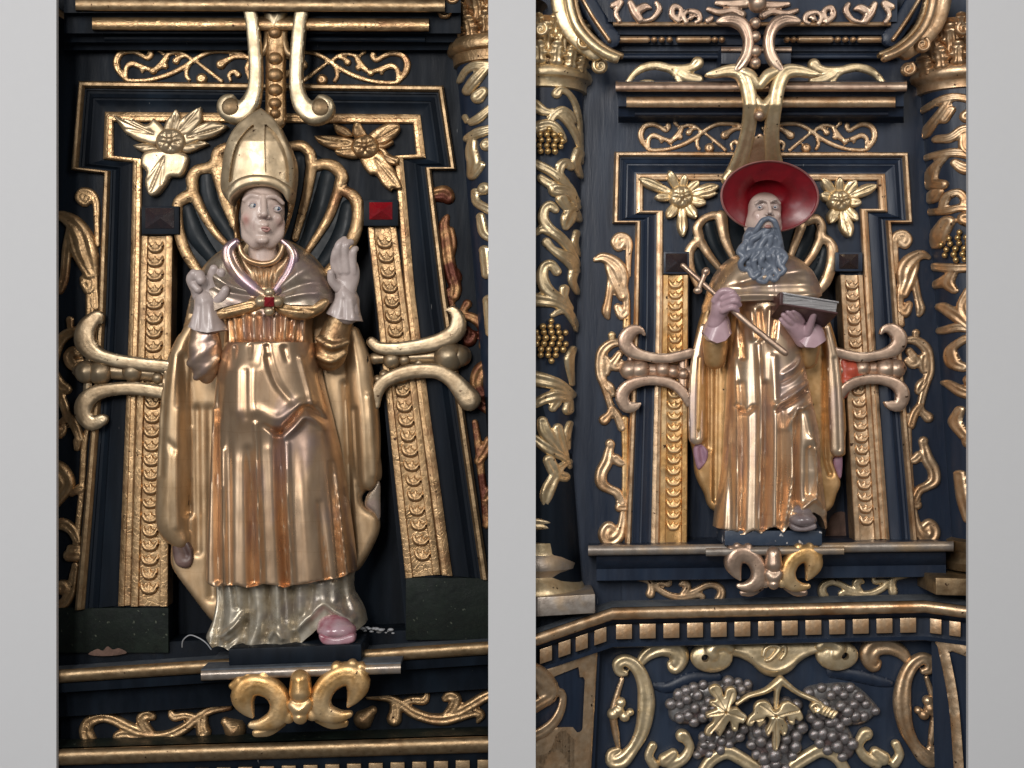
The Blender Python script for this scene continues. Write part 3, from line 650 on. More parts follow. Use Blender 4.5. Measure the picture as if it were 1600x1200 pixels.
# ================================================================ LEFT ALTAR: cornice, top strapwork, base
t = thing('cornice', 'black cornice with two gilded beads across the top of the bishop altar', 'cornice', 410, 60, 0)
hm('cornice_core', 100, 720, [(-45,0),(-45,105),(-18,105),(-18,88),(20,84),(20,66),(52,62),(52,44),(66,40),(66,24),(78,20),(80,0)], 'navyL', t)
hm('gilded_bead', 118, 695, [(-6,0),(-6,98)]+bead(-4,18,98)[1:-1]+[(18,0)], 'goldD', t, slope=.004)
hm('gilded_bead', 144, 670, [(27,0)]+bead(28,48,80)[1:-1]+[(49,0)], 'goldL', t, slope=.004)
hm('fillet', 163, 664, bead(55,65,46,4), 'navyL', t, slope=.004)
t = thing('ceiling_scroll', 'gilded volute strapwork hanging over the bishop\'s mitre', 'bracket', 430, 190, 40)
for sg in (0, 1):
    f = (lambda x, y: (x, y)) if sg == 0 else (lambda x, y: (861-x, y+1))
    relief('strap', 'paleL', [Str(tr([(372,-30,9),(383,-5,9),(391,20,9),(396,60,9),(399,110,9),(397,140,10),(389,162,13),(375,175,15),(362,172,17),(356,164,15),(361,152,5)], f), .55, groove=.25, gw=.6)], 70, 16, 1.8, t)
    relief('eye', 'goldD', [Ball(*f(360,168), 14, .5)], 84, 4, 2, t)
    relief('bar', 'goldD', [Str(tr([(395,40,4),(408,30,7),(420,50,7),(412,80,5),(400,85,4)], f), .7)], 60, 5, 2, t)
relief('spine', 'goldL', [Str([(430,-30,13),(430,60,13),(430,185,14)], .5, groove=0)], 55, 12, 2, t)
relief('waist', 'paleL', [Str([(400,-5,5),(418,12,9),(430,40,12)]), Str([(460,-5,5),(442,12,9),(430,40,12)])], 60, 8, 2, t)
for y, r in ((52,10),(92,11),(118,12),(141,11),(162,10),(178,9)):
    relief('boss', 'goldL', [Ell(430, y, r*1.05, r, 11)], 66, 5, 1.6, t)
# base
B = tag(slab('base_board', 60, 263, 950, 1020, 0, 8, 'green'), 'scuffed green black board under the left husk strip', 'board')
B = tag(slab('base_board', 634, 800, 903, 1000, 0, 8, 'green'), 'scuffed green black board under the right husk strip', 'board')
t = thing('statue_ledge', 'black ledge with gilded edge that the bishop stands on', 'ledge', 430, 1060, 0)
q = -.082
def ledge(name, x0, x1, yf, d0, d1, mat, y2, slope, par):
    k = (D-d1)/(D-d0); xm = (x0+x1)/2; V = []
    F = lambda x, y, d: W(x, y+slope*(x-xm), d)
    ks = (D-d1)/D
    V = [F(x0, yf, d1), F(x1, yf, d1), F(x1, y2, d1), F(x0, y2, d1)]
    V += [W(800+(x-800)*k, 600+(y+slope*(x-xm)-600)*k, d0) for x, y in ((x0, yf), (x1, yf), (x1, y2), (x0, y2))]
    V = np.array(V); Fc = [(0, 1, 2, 3), (7, 6, 5, 4), (0, 4, 5, 1), (1, 5, 6, 2), (2, 6, 7, 3), (3, 7, 4, 0)]
    return mk(name, V, fixvol(V-V.mean(0), Fc), mat, par, False)
ledge('ledge_top', 40, 800, 1037, -75, 100, 'dust', 1042, -.066, t)
hm('gilded_edge', 60, 800, bead(1024,1045,108,10,8), 'goldD', t, slope=-.066)
hm('ledge_body', 60, 800, [(1040,0),(1046,96),(1060,92),(1062,70),(1085,62),(1098,60),(1100,0)], 'navyL', t, slope=-.066)
ledge('frieze', 95, 800, 1096, 0, 40, 'navyL', 1165, -.06, t)
hm('lower_ledge', 60, 800, [(1140,0),(1146,50),(1158,92),(1160,0)], 'green', t, slope=-.03)
hm('lower_gilded_bead', 60, 800, bead(1160,1186,112,12,8), 'goldD', t, slope=-.03)
hm('lower_body', 60, 800, [(1184,0),(1186,96),(1210,90),(1230,60),(1260,60),(1260,0)], 'navyL', t, slope=-.03)
for x in range(100, 800, 34): slab('dentil', x, x+22, 1197-.03*(x-430), 1225-.03*(x-430), 60, 98, 'goldD', t, 1)
t = thing('console_slab', 'blue grey projecting slab with gilded edge under the bishop\'s plinth', 'slab', 470, 1060, 0)
ledge('slab_top', 314, 626, 1040, 20, 156, 'dust', 1046, -.035, t)
hm('slab_edge', 314, 626, bead(1042,1058,162,8,8,20), 'silvergilt', t, slope=-.035)
relief('bare_patch', 'stain', [Poly([(138,1022),(152,1014),(160,1017),(168,1010),(176,1015),(186,1013),(198,1020),(180,1024),(156,1025)],.2,2)], 8.6, .1, 1.5)
tag(bpy.context.scene.objects['bare_patch'], 'flaked brown patch on the lower edge of the left green board', 'flaked patch')
hexa_pl = slab('plinth', 357, 565, 1010, 1037, 30, 138, 'navyL', None, 3, slope=-.035)
tag(hexa_pl, 'small black plinth directly under the bishop\'s feet', 'plinth')
o = sculpt('wire', 'wire', [('+', C3([(281,1014,40,1.1),(284,1002,46,1.1),(296,993,52,1.1),(312,996,60,1.1),(325,1003,66,1.1),(334,1011,74,1.1)]))], (276,988,34), (340,1018,80), .8, 55)
tag(o, 'thin grey wire loop lying on the ledge left of the bishop', 'wire')
t = thing('debris', 'crumbs of plaster on the ledge beside the bishop\'s shoe', 'debris', 590, 985, 40, None)
for i in range(14):
    f = i/13; x = 566+f*48; ball('crumb', x, 982+3*math.sin(i*2)+f*5, 45+random.uniform(-8, 8), random.uniform(1.5, 4), 'wire', t, 1.4, .7, 1)
FAT = 1.2
# console mask
MASK = [[(392,1116,2),(383,1102,9),(377,1085,15),(384,1069,16),(402,1066,15),(424,1078,14),(436,1100,14),(430,1121,13),(408,1130,8),(390,1129,4)],
        [(360,1064,4),(372,1060,9)],[(386,1052,7)],[(410,1054,8)],[(364,1080,5),(370,1084,8)],[(370,1098,4),(378,1100,8)],[(448,1122,9)]]
def mask(lab, mat, T, s, d, dark=None):
    t = thing('console_mask', lab, 'carving', *T(467,1140), d, 'gilded volute masks under the statues')
    for sg in (0, 1):
        f = (lambda x, y: T(x, y)) if sg == 0 else (lambda x, y: T(934-x, y))
        relief('volute', mat if sg == 0 else (dark or mat), [Str(tr(p, f, s), .8, groove=.15, gw=.5) for p in MASK], d, 8, 1.6, t, noise=.8)
        relief('leaf_tip', mat, [Str(tr([(398,1142,5),(418,1140,7),(440,1132,4)], f, s), .6)], d-20, 4, 1.8, t)
    relief('nose', mat, [Str(tr([(467,1066,13),(467,1085,15)], T, s)), Str(tr([(456,1104,8),(467,1112,11),(478,1104,8)], T, s)), Str(tr([(467,1124,10)], T, s))], d+6, 8, 1.6, t)
mask('large orange gold volute mask under the bishop\'s slab', 'goldO', lambda x, y: (x+2, y-(x-467)*.11-4), 1, 150)
mask('gilded volute mask under the cardinal\'s slab, right half orange', 'mauve', lambda x, y: (1209+(x-467)*.70, 889+(y-1095)*.80), .76, 90, 'goldO')
SCR = [[(150,1158,2),(140,1156,9),(134,1142,9),(140,1128,8),(158,1121,7),(176,1124,7),(196,1134,7),(216,1143,7),(230,1151,5)],[(188,1162,2),(183,1152,6),(192,1147,6),(215,1150,7),(240,1153,8),(264,1149,7),(288,1138,7),(306,1124,6),(328,1110,6),(358,1104,5)],
       [(240,1148,4),(228,1138,7),(222,1124,8),(230,1117,8),(238,1120,5)],[(306,1122,5),(290,1118,5),(272,1120,6),(267,1112,4)],[(318,1118,6),(316,1132,8),(318,1144,10)]]
def scroll4(lab, mat, T, s, d, extra=()):
    t = thing('frieze_scroll', lab, 'carving', *T(250,1165), d, 'small gilded scrolls beside the volute masks')
    relief('scroll', mat, [Str(tr(p, T, s), .9, groove=.25) for p in SCR], d, 3, 1.6, t)
    for p in extra: relief('drop', mat, [Str(tr(p, T, s), .9)], d, 3, 1.6, t)
scroll4('gilded leaf scroll on the black frieze left of the orange mask', 'goldL', lambda x, y: (x, y), 1, 41, [[(352,1128,6),(366,1140,15)]])
scroll4('gilded leaf scroll on the black frieze right of the orange mask', 'goldL', lambda x, y: (934-x, y-(467-x)*.1-6), 1, 41, [[(352,1128,6),(366,1140,13)]])
scroll4('orange gilt leaf scroll left of the mask under the cardinal', 'goldR', lambda x, y: (992+(358-x)*.605, 939-(1162-y)*.62), .62, 3)
scroll4('pale gilt leaf scroll right of the mask under the cardinal', 'pale', lambda x, y: (1420-(358-x)*.605, 935-(1162-y)*.62), .62, 3)

FAT = 1.22
# ================================================================ RIGHT ALTAR: upper cornices
t = thing('cornice', 'blue upper cornice with gilded bead and reel above the cardinal altar', 'cornice', 1180, 95, 0)
hm('cornice_core', 950, 1402, [(-60,0),(-60,70),(34,62),(34,46),(54,42),(56,30),(70,28),(70,20),(80,20),(80,14),(92,12),(94,0)], 'navyR', t)
hm('gilded_bead', 958, 1392, [(33,0)]+bead(34,41,66,4)[1:-1]+[(42,0)], 'goldR', t)
for x0, x1 in ((955,1014),(1058,1110),(1247,1301),(1341,1398)):
    o = relief('reel', 'goldR', [Str([(x0+3,61.5,4),(x1-3,61.5,4)], 1)], 40, 3, 1.5, t)
for x in (1022,1034,1046,1117,1128,1230,1240,1309,1321,1333): relief('bead', 'goldR', [Ell(x, 61.5, 5, 4.5, 5)], 40, 3, 1.3, t)
hm('fillet', 960, 1400, bead(84,92,22,4), 'navyR', t)
t = thing('top_scrollwork', 'dark gilded pierced scrollwork along the very top above the blue cornice', 'carving', 1180, 34, 60)
for sg in (0, 1):
    f = (lambda x, y: (x, y)) if sg == 0 else (lambda x, y: (2352-x, y+2))
    relief('scroll', 'mauve', [Str(tr(p, f), .8, groove=.25) for p in (
     [(958,8,4),(970,3,4),(962,20,3),(968,32,3)],[(985,4,4),(992,18,6),(1000,30,5)],[(1000,14,6),(1008,10,5),(1016,12,2)],[(1003,33,2),(1020,28,3),(1030,14,4),(1026,4,3)],
     [(1060,32,3),(1050,22,4),(1053,10,4),(1064,14,3),(1062,26,3)],[(1072,34,3),(1068,24,3),(1076,17,3),(1090,20,4),(1094,30,3),(1088,34,2)],[(1080,27,3),(1084,25,2)],[(1107,14,3),(1125,19,4),(1145,16,4),(1160,22,5)],[(1106,32,4),(1112,28,3)],[(1120,4,3),(1140,6,5),(1165,5,6)])], 66, 4, 1.5, t)
t = thing('cornice', 'lower blue and gold cornice over the red hat, with half round scrolls standing on it', 'cornice', 1188, 185, 0)
hm('cornice_core', 966, 1412, [(127,0),(127,78),(141,76),(142,60),(166,56),(168,44),(182,36),(184,14),(192,0)], 'navyR', t)
hm('gilded_bead', 962, 1417, [(126,0)]+bead(128,143,88,8)[1:-1]+[(143,0)], 'mauve', t)
hm('gilded_bead', 979, 1399, [(150,0)]+bead(151,168,70,8)[1:-1]+[(168,0)], 'goldR', t)
hm('fillet', 992, 1388, bead(173,181,42,4), 'navyR', t)
slab('centre_block', 1127, 1236, 72, 100, 0, 60, 'navyR', t); hm('block_edge', 1127, 1237, bead(73,82,66,5), 'mauve', t)
for sg, lab in ((0, 'half round gilded scroll standing left on the lower cornice'), (1, 'half round gilded scroll standing right on the lower cornice')):
    f = (lambda x, y: (x, y)) if sg == 0 else (lambda x, y: (2362-x, y+3))
    t = thing('crest_scroll', lab, 'carving', *f(1040, 128), 40, 'half round scrolls on the lower cornice')
    relief('scroll', 'pale', [Str(tr(p, f), .8, groove=.2) for p in ([(982,128,4),(990,116,4),(1004,106,5),(1024,102,5),(1044,106,5),(1056,116,4),(1062,128,4)],[(1020,102,4),(1045,106,5),(1068,108,6),(1083,104,6),(1090,98,8)],[(1060,112,6),(1075,120,7),(1092,124,6)])], 50, 4, 1.6, t)
    relief('eye', 'pale', [Ell(*f(1012,128), 12, 4, 4)], 52, 2, 2, t)
lean = lambda X, Y, H: W(X, Y, 96-np.clip(Y-172, 0, 90)*.72+H, 70)
t = thing('ceiling_scroll', 'gilded strapwork hanging behind the red hat from the cornices', 'bracket', 1190, 255, 40)
for sg in (0, 1):
    f = (lambda x, y: (x, y)) if sg == 0 else (lambda x, y: (2372-x, y))
    relief('strap', 'mauve', [Str(tr([(1123,33,3),(1132,31,6),(1148,31,8),(1162,40,8),(1170,60,7),(1168,82,7),(1160,98,7),(1152,108,5)], f), .8, groove=.25)], 100, 8, 1.6, t)
    relief('strap', 'pale', [Str(tr([(1100,124,2),(1112,122,5),(1132,118,7),(1150,120,9),(1160,135,9),(1166,160,9),(1168,200,9),(1163,235,10),(1155,262,12),(1142,275,8)], f), .7, groove=.25)], 0, 10, 1.6, t, wrap=lean)
    relief('leaf', 'pale', [Str(tr([(1160,112,7),(1172,118,8),(1183,132,6)], f), .7)], 100, 6, 1.8, t)
relief('web', 'pale', [Str([(1166,152,5),(1178,166,6),(1186,182,8)], .9), Str([(1206,152,5),(1194,166,6),(1186,182,8)], .9)], -10, 8, 1.6, t, wrap=lean)
relief('spine', 'goldR', [Str([(1186,222,8),(1187,240,13),(1187,268,16)], .3)], -14, 8, 2, t, wrap=lean)
for x, y, r in ((1187,238,10),(1187,215,6)): relief('boss', 'mauve', [Ell(x, y, r, r, r*.8)], -2, 3, 1.6, t, wrap=lean)
for x, y, r in ((1186,180,8),(1180,36,9),(1180,57,9),(1180,80,10),(1180,98,9),(1184,5,14)):
    relief('boss', 'mauve', [Ell(x, y, r, r, r)], 100, 5, 1.6, t)
relief('bare_patch', 'stain', [Poly([(1290,835),(1298,808),(1310,800),(1322,803),(1324,830),(1318,846),(1290,848)],.5,2)], -59.4, .2, 2)
tag(bpy.context.scene.objects['bare_patch.001'], 'bare brown plaster patch on the niche back right of the cardinal\'s foot', 'flaked patch')
FAT = 1.12
# ledge and lower cornice
t = thing('statue_ledge', 'blue ledge with silvery edge under the cardinal niche', 'ledge', 1200, 900, 0)
slab('ledge_top', 924, 1486, 853, 863, -60, 72, 'navyR', t, 0, slope=-.012)
hm('silvered_edge', 919, 1490, bead(849,865,84,9,8), 'silvergilt', t, slope=-.012)
hm('ledge_body', 932, 1478, [(860,0),(866,66),(874,60),(884,46),(886,42),(904,40),(905,0)], 'navyR', t, slope=-.012)
slab('frieze', 972, 1470, 900, 950, -20, 2.5, 'navyR', t, 0)
t2 = thing('console_slab', 'small silvery slab projecting under the cardinal\'s plinth', 'slab', 1210, 870, 0)
hm('slab_edge', 1103, 1319, bead(855,868,104,7,8), 'silvergilt', t2, slope=-.012)
tag(slab('plinth', 1132, 1285, 829, 853, 10, 92, 'dustR', None, 3), 'small blue plinth with chipped paint under the cardinal\'s feet', 'plinth')
t = thing('dentil_cornice', 'gilded dentil cornice running below the cardinal altar, its ends turning forward', 'cornice', 1200, 1000, 0)
A = [(820,996),(957,949),(1445,938),(1530,949)]; Bp = [(820,1016),(957,967),(1445,956),(1530,966)]
def poly_mould(name, path, prof, mat, par, d_of):
    """moulding along a path; prof=[(dy, dd)], d_of depth per path point"""
    n = len(path); V = []
    for dy, dd in prof:
        for i, (x, y) in enumerate(path): V.append(W(x, y+dy, d_of[i]+dd))
    V = np.array(V); F = []
    for j in range(len(prof)-1):
        for i in range(n-1): F.append((j*n+i, (j+1)*n+i, (j+1)*n+i+1, j*n+i+1))
    q = np.cross(V[F[0][1]]-V[F[0][0]], V[F[0][2]]-V[F[0][0]])
    f = F[(len(prof)//2)*(n-1)]; q = np.cross(V[f[1]]-V[f[0]], V[f[2]]-V[f[0]])
    if q[1] > 0: F = [g[::-1] for g in F]
    F += [tuple(j*n for j in range(len(prof))), tuple(j*n+n-1 for j in range(len(prof)))[::-1]]
    return mk(name, V, F, mat, par, True, 35)
dd = [100, 60, 60, 104]
poly_mould('shelf', A, [(-14,-120),(-8,-20),(0,0)], 'dust', t, dd)
poly_mould('gilded_bead', A, [(1,-60)]+[(10-9.5*math.cos(PI*i/8), 9*math.sin(PI*i/8)) for i in range(9)]+[(20,-60)], 'goldR', t, dd)
poly_mould('dentil_band', A, [(19,-4),(26,-14),(26,-24),(56,-24),(56,-12),(62,-14),(64,-60)], 'navyR', t, dd)
def along(path, ds, x):
    for i in range(len(path)-1):
        if path[i][0] <= x <= path[i+1][0]:
            f = (x-path[i][0])/(path[i+1][0]-path[i][0]); return path[i][1]+(path[i+1][1]-path[i][1])*f, ds[i]+(ds[i+1]-ds[i])*f
xs = [853,882,909,938]+[974+1+37.0*i for i in range(0,13)]
for i, x in enumerate(xs):
    wd = 12.5 if x > 957 else 9.5
    ya, da = along(A, dd, x-wd); yb, db = along(A, dd, x+wd); h0, h1 = (27, 50)
    k = 1
    hexa('dentil', [(x-wd, ya+h0, da-6), (x+wd, yb+h0, db-6), (x+wd, yb+h1, db-6), (x-wd, ya+h1, da-6), (x-wd, ya+h0, da-28), (x+wd, yb+h0, db-28), (x+wd, yb+h1, db-28), (x-wd, ya+h1, da-28)], 'goldR', t, 1)
for x in (1462,1492): 
    ya, da = along(A, dd, x-9); yb, db = along(A, dd, x+9); hexa('dentil', [(x-9, ya+27, da-6), (x+9, yb+27, db-6), (x+9, yb+50, db-6), (x-9, ya+50, da-6), (x-9, ya+27, da-28), (x+9, yb+27, db-28), (x+9, yb+50, db-28), (x-9, ya+50, da-28)], 'goldR', t, 1)
# angled pedestal sides
def quadp(name, pts, mat, par=None):
    V = np.array([W(*p) for p in pts]); f = list(range(len(pts))); n = np.cross(V[1]-V[0], V[2]-V[0])
    if n[1] > 0: f = f[::-1]
    return mk(name, V, [f], mat, par, False)
quadp('panel_ground', [(800,1060,96),(938,1008,30),(926,1260,30),(800,1260,96)], 'navyR')
tag(bpy.data.objects['panel_ground'], 'dark blue angled pedestal side at bottom left of the cardinal altar', 'panel')
o = quadp('panel_ground', [(1455,1000,30),(1560,1030,100),(1560,1260,100),(1462,1260,30)], 'navyR'); tag(o, 'dark angled pedestal side at bottom right of the cardinal altar', 'panel')
t = thing('gilded_panel', 'gilded angled panel with blue insert at the bottom left of the cardinal altar', 'panel', 880, 1200, 60)
ff = lambda X, Y: 30+(938-X)*.48
def ang_wrap(X, Y, H): return W(X, Y, ff(X, Y)+H+1)
relief('gilded_field', 'goldR', [Poly([(820,1058),(934,1010),(922,1230),(820,1230)], 2, 2, sm=False), Poly([(871,1055),(904,1042),(906,1058),(914,1058),(910,1140),(903,1146),(895,1136),(880,1136),(868,1150),(862,1170),(850,1180),(830,1180),(830,1075)], 0, 1, sm=False, cut=True)], 0, 3, 3, t, wrap=ang_wrap)
relief('gilded_field', 'goldR', [Poly([(838,1150),(850,1140),(880,1136),(895,1145),(903,1160),(902,1230),(885,1230),(880,1190),(870,1178),(858,1190),(850,1230),(838,1230)], 2, 2)], 0, 3, 2.5, t, wrap=ang_wrap)
relief('scroll', 'goldR', [Str(p, .9, groove=.25) for p in ([(832,1050,14),(845,1058,14),(860,1075,12),(862,1090,7)],[(832,1105,10),(845,1098,9),(858,1090,9),(866,1082,5)],[(834,1150,8),(850,1142,8),(866,1128,7),(876,1110,6),(880,1090,5),(876,1082,6)],[(838,1068,8),(846,1080,8),(850,1094,7)])], 0, 8, 1.8, t, wrap=ang_wrap)
t = thing('gilded_panel', 'shaded gilded edge of the angled panel at the bottom right', 'panel', 1490, 1200, 60)
relief('gilded_field', 'goldR', [Str([(1473,1010,7),(1490,1100,7),(1500,1230,7)], .2), Str([(1468,1003,6),(1520,1020,8)], .2)], 0, 3, 3, t, wrap=lambda X, Y, H: W(X, Y, 33+(X-1455)*.67+H))

FAT = 1.22
# ================================================================ columns
def column(lab, A, B, y_end, mat_shaft, vines, matv, grapes=(), dc=0, a0=-.62, a1=.62):
    """A=(x,y,R) top, B=(x,y,R) bottom of the shaft"""
    t = thing('column', lab, 'column', B[0], B[1], dc, 'vine wound columns')
    def ax(y): f = (y-A[1])/(B[1]-A[1]); return A[0]+(B[0]-A[0])*f, A[2]+(B[2]-A[2])*f
    def cyl(name, prof, mat, n=40):
        V = []
        for y, dr in prof:
            xc, R = ax(y); R = R+dr
            for i in range(n+1):
                a = PI*(a0+(a1-a0)*i/n); V.append(W(xc+R*math.sin(a), y, dc+R*math.cos(a), dc+R*.5)+np.array([0, 0, 0]))
        m = n+1; F = [(j*m+i, (j+1)*m+i, (j+1)*m+i+1, j*m+i+1) for j in range(len(prof)-1) for i in range(n)]
        return mk(name, np.array(V), F, mat, t, True, 40)
    cyl('shaft', [(y, 0) for y in np.linspace(A[1], B[1], 20)], mat_shaft)
    def wrap(X, Y, H):
        f = (Y-A[1])/(B[1]-A[1]); xc = A[0]+(B[0]-A[0])*f; R = A[2]+(B[2]-A[2])*f
        s = np.clip((X-xc)/R, -.995, .995); a = np.arcsin(s); q = R+H
        return W(xc+q*np.sin(a), Y, dc+q*np.cos(a), dc+R*.5)
    for v in vines: relief('vine_leaf', matv, [Str(p, .8, groove=.3) for p in v], 0, 2.5, 1.7, t, wrap=wrap, smooth=0)
    for cx, cy, rx, ry, r, mg in grapes:
        y = -ry; row = 0
        while y <= ry:
            wdt = rx*math.sqrt(max(0, 1-(y/ry)**2))*(1 if y < 0 else .9); x = -wdt+(row % 2)*r*.9
            while x <= wdt:
                X, Y = cx+x, cy+y; xc, R = ax(Y); s = max(-.98, min(.98, (X-xc)/R)); a = math.asin(s); q = R+5+4*(1-(x/rx)**2*.6-(y/ry)**2*.4)
                p = W(xc+q*math.sin(a), Y, dc+q*math.cos(a), dc+R*.5)
                o = ball('grape', 0, 0, 0, r*random.uniform(.92, 1.08), mg, None); o.parent = t; o.location = Vector(p.tolist())-ORG[t.name]
                x += r*2.05
            y += r*1.75; row += 1
    return t, cyl, wrap, ax
def capital(t, cyl, ax, yb, yt, rings, matg, leaves, vol, dc=0):
    for prof in rings: cyl('ring', prof, matg)
    cyl('bell', [(yb, -6), ((yb+yt)/2, -4), (yt+8, 8), (yt, 16)], 'goldR')
    for (x, y, wd, hh, out) in leaves:
        wd *= .95; out *= 1.1; low = 7 if hh <= 37 and y > 80 else 0
        def wr(X, Y, H, x=x, y=y, hh=hh, out=out, low=low):
            xc, R = ax(yb); f = np.clip((y-Y)/hh, 0, 1.1); q = R-4+H+low+out*f**2.6
            s = np.clip((X-xc)/R, -.99, .99); a = np.arcsin(s); return W(xc+q*np.sin(a), Y+out*.25*f**3, dc+q*np.cos(a), dc+R*.6)
        P = [(x-wd*.45, y), (x-wd*.75, y-hh*.22), (x-wd*.55, y-hh*.36), (x-wd, y-hh*.52), (x-wd*.6, y-hh*.66), (x-wd*.62, y-hh*.88), (x-wd*.2, y-hh*.9), (x, y-hh), (x+wd*.2, y-hh*.9), (x+wd*.62, y-hh*.88), (x+wd*.6, y-hh*.66), (x+wd, y-hh*.52), (x+wd*.55, y-hh*.36), (x+wd*.75, y-hh*.22), (x+wd*.45, y)]
        relief('acanthus_leaf', matg, [Poly(P, 9, 8, 1.8), Ball(x, y-hh*.93, wd*.42, 1.1)], 0, 4, 1.3, t, wrap=wr, feats=[([(x, y), (x, y-hh*.75)], 1.8, -2.5), ([(x-wd*.5, y-hh*.2), (x-wd*.4, y-hh*.7)], 1.3, -2), ([(x+wd*.5, y-hh*.2), (x+wd*.4, y-hh*.7)], 1.3, -2)], smooth=0)
    for (x, y, r, sg, d) in vol:
        pts = []
        for i in range(15):
            a = i*.62; q = r*(1-i/17); pts.append((x+sg*q*math.cos(a+2.2), y-q*math.sin(a+2.2), r*.26*(1-i/28)))
        relief('volute', matg, [Ell(x, y, r*1.05, r*1.05, 2), Str(pts, 1, z=2)], d, 6, 1.2, t, smooth=0)
# ---- cardinal altar, left column
V1 = [[[(868,153,6),(874,146,5),(886,150,4),(896,162,4),(902,180,4),(906,205,3),(908,240,3)]],[[(836,172,8),(848,180,6),(858,182,4)],[(855,204,5),(863,187,5),(876,177,5),(888,182,5),(893,190,5)],[(862,180,4),(880,190,5),(895,207,5),(905,228,4),(910,250,3)]],
 [[(840,206,9),(856,202,8),(868,208,7),(878,222,5)]],[[(838,262,6),(858,272,6),(875,285,6),(890,300,6),(900,322,5)],[(890,263,5),(884,257,5),(875,262,6),(873,275,5),(882,287,5)]],[[(844,283,5),(855,291,6),(868,296,5)],[(866,301,9),(885,303,8),(899,314,5)]],[[(903,238,7),(898,255,6),(906,272,4)]],
 [[(876,315,8),(886,327,6),(896,322,5)],[(882,357,4),(886,343,9),(895,330,6),(903,340,5)]],[[(866,331,5),(858,325,6),(850,331,6),(848,346,7),(858,362,7),(875,375,7),(890,392,6),(901,412,4)],[(836,368,4),(846,362,5),(860,366,6)]],[[(853,382,6),(862,392,5),(875,400,7),(888,407,9),(897,422,6)]],[[(900,363,4),(897,380,4),(904,396,3)]],
 [[(868,426,6),(860,416,6),(850,419,6),(846,436,8),(855,456,8),(875,468,5)],[(834,470,9),(850,472,8),(868,476,6),(885,487,6),(899,508,4)]],[[(880,453,6),(880,466,5),(888,482,5)]],[[(895,425,6),(893,440,5),(901,455,4)]],[[(862,494,3),(875,487,4),(890,491,4),(901,515,3)]],
 [[(895,545,4),(888,562,6),(893,600,3)]],[[(836,592,10),(855,596,9),(875,603,7),(893,617,5)],[(836,630,6),(852,622,7),(870,618,8),(885,622,6)],[(862,637,5),(868,628,6)],[(886,640,7),(888,628,5)]],
 [[(846,658,7),(850,672,9),(862,690,7),(880,712,4)],[(870,668,6),(874,690,7),(883,715,4)]],[[(889,662,4),(884,680,5),(886,700,3)],[(836,685,6),(855,700,7),(880,715,5),(889,730,3)]],[[(856,718,8),(862,732,8),(866,745,6)],[(850,792,2),(852,770,9),(862,747,8),(875,728,5),(888,722,4)],[(880,745,7),(870,742,7)]],
 [[(836,815,8),(855,818,7),(872,825,6),(885,842,4)],[(881,790,5),(875,797,5),(877,812,4),(880,830,4)]]]
t, cyl, wrap, ax = column('blue column with pale gilt vines and grapes at the left of the cardinal altar', (848,110,66), (829,860,61), 860, 'navyR', V1, 'pale', [(856,228,21,19,4.8,'grapeg'),(858,534,23,31,5.0,'grapeg')], a0=-.16)
capital(t, cyl, ax, 112, 34, [[(108,8),(112,12),(118,14),(124,12),(127,7),(130,5),(141,5),(143,0)]], 'pale',
  [(842,108,17,34,8),(866,110,15,36,9),(886,113,13,36,10),(902,119,11,34,10),(852,90,16,46,13),(876,92,16,48,14),(897,98,14,46,15),(842,64,13,34,16),(864,64,13,36,17),(886,66,13,36,18),(904,74,10,36,18)], [(938,103,11,1,62),(914,66,11,1,86),(845,46,10,-1,98)])
cyl('base_ring', [(842,0),(846,8),(862,9),(866,10)], 'pale'); cyl('base_ring', [(862,8),(868,12),(880,17),(888,17),(892,13),(900,10)], 'silvergilt')
cyl('base_ring', [(898,10),(905,14),(915,25),(926,30),(935,28),(939,22)], 'pale')
slab('base_block', 802, 930, 932, 962, -40, 100, 'silvergilt', t, 2, slope=-.06)
# ---- cardinal altar, right column
V2 = [[[(1450,168,4),(1470,158,5),(1490,158,5),(1520,168,5)],[(1478,160,4),(1468,178,5),(1458,195,5),(1453,208,4)],[(1480,176,5),(1472,190,5)]],[[(1516,176,8),(1500,188,8)]],[[(1465,218,5),(1480,219,6),(1495,208,6),(1508,210,6),(1514,222,5)],[(1497,215,5),(1499,236,7),(1520,254,6)]],
 [[(1452,243,4),(1470,242,5),(1490,243,6),(1520,252,6)],[(1475,245,4),(1463,262,5),(1460,283,6),(1470,290,7)]],[[(1486,258,5),(1500,268,8),(1518,262,6)]],[[(1463,310,5),(1466,300,6)]],[[(1473,324,4),(1477,309,5),(1490,304,5),(1499,315,5),(1495,328,4)],[(1458,328,4),(1475,331,5),(1495,328,5),(1520,334,5)]],[[(1478,348,8),(1472,364,8),(1470,382,5)],[(1500,345,9),(1512,352,8)]],
 [[(1467,415,5),(1485,420,6),(1520,421,6)],[(1487,424,5),(1481,442,6),(1488,455,4)],[(1470,444,5),(1480,434,5)]],[[(1507,458,7),(1499,480,7),(1506,500,7),(1520,512,5)],[(1476,478,5),(1490,493,7),(1508,512,6)]],[[(1478,516,5),(1495,512,6),(1520,518,5)],[(1502,530,5),(1487,545,5),(1490,567,7),(1500,574,6)]],
 [[(1484,598,4),(1500,612,7),(1516,618,6)],[(1510,594,8)]],[[(1498,640,5),(1494,660,6),(1504,680,6)],[(1512,690,9)]],[[(1500,740,5),(1505,780,6),(1512,810,6)]]]
t, cyl, wrap, ax = column('shaded blue column with gilt vines at the right edge of the cardinal altar', (1513,110,67), (1560,860,62), 860, 'navyR', V2, 'goldR', [(1494,388,20,22,4.8,'grapeg')])
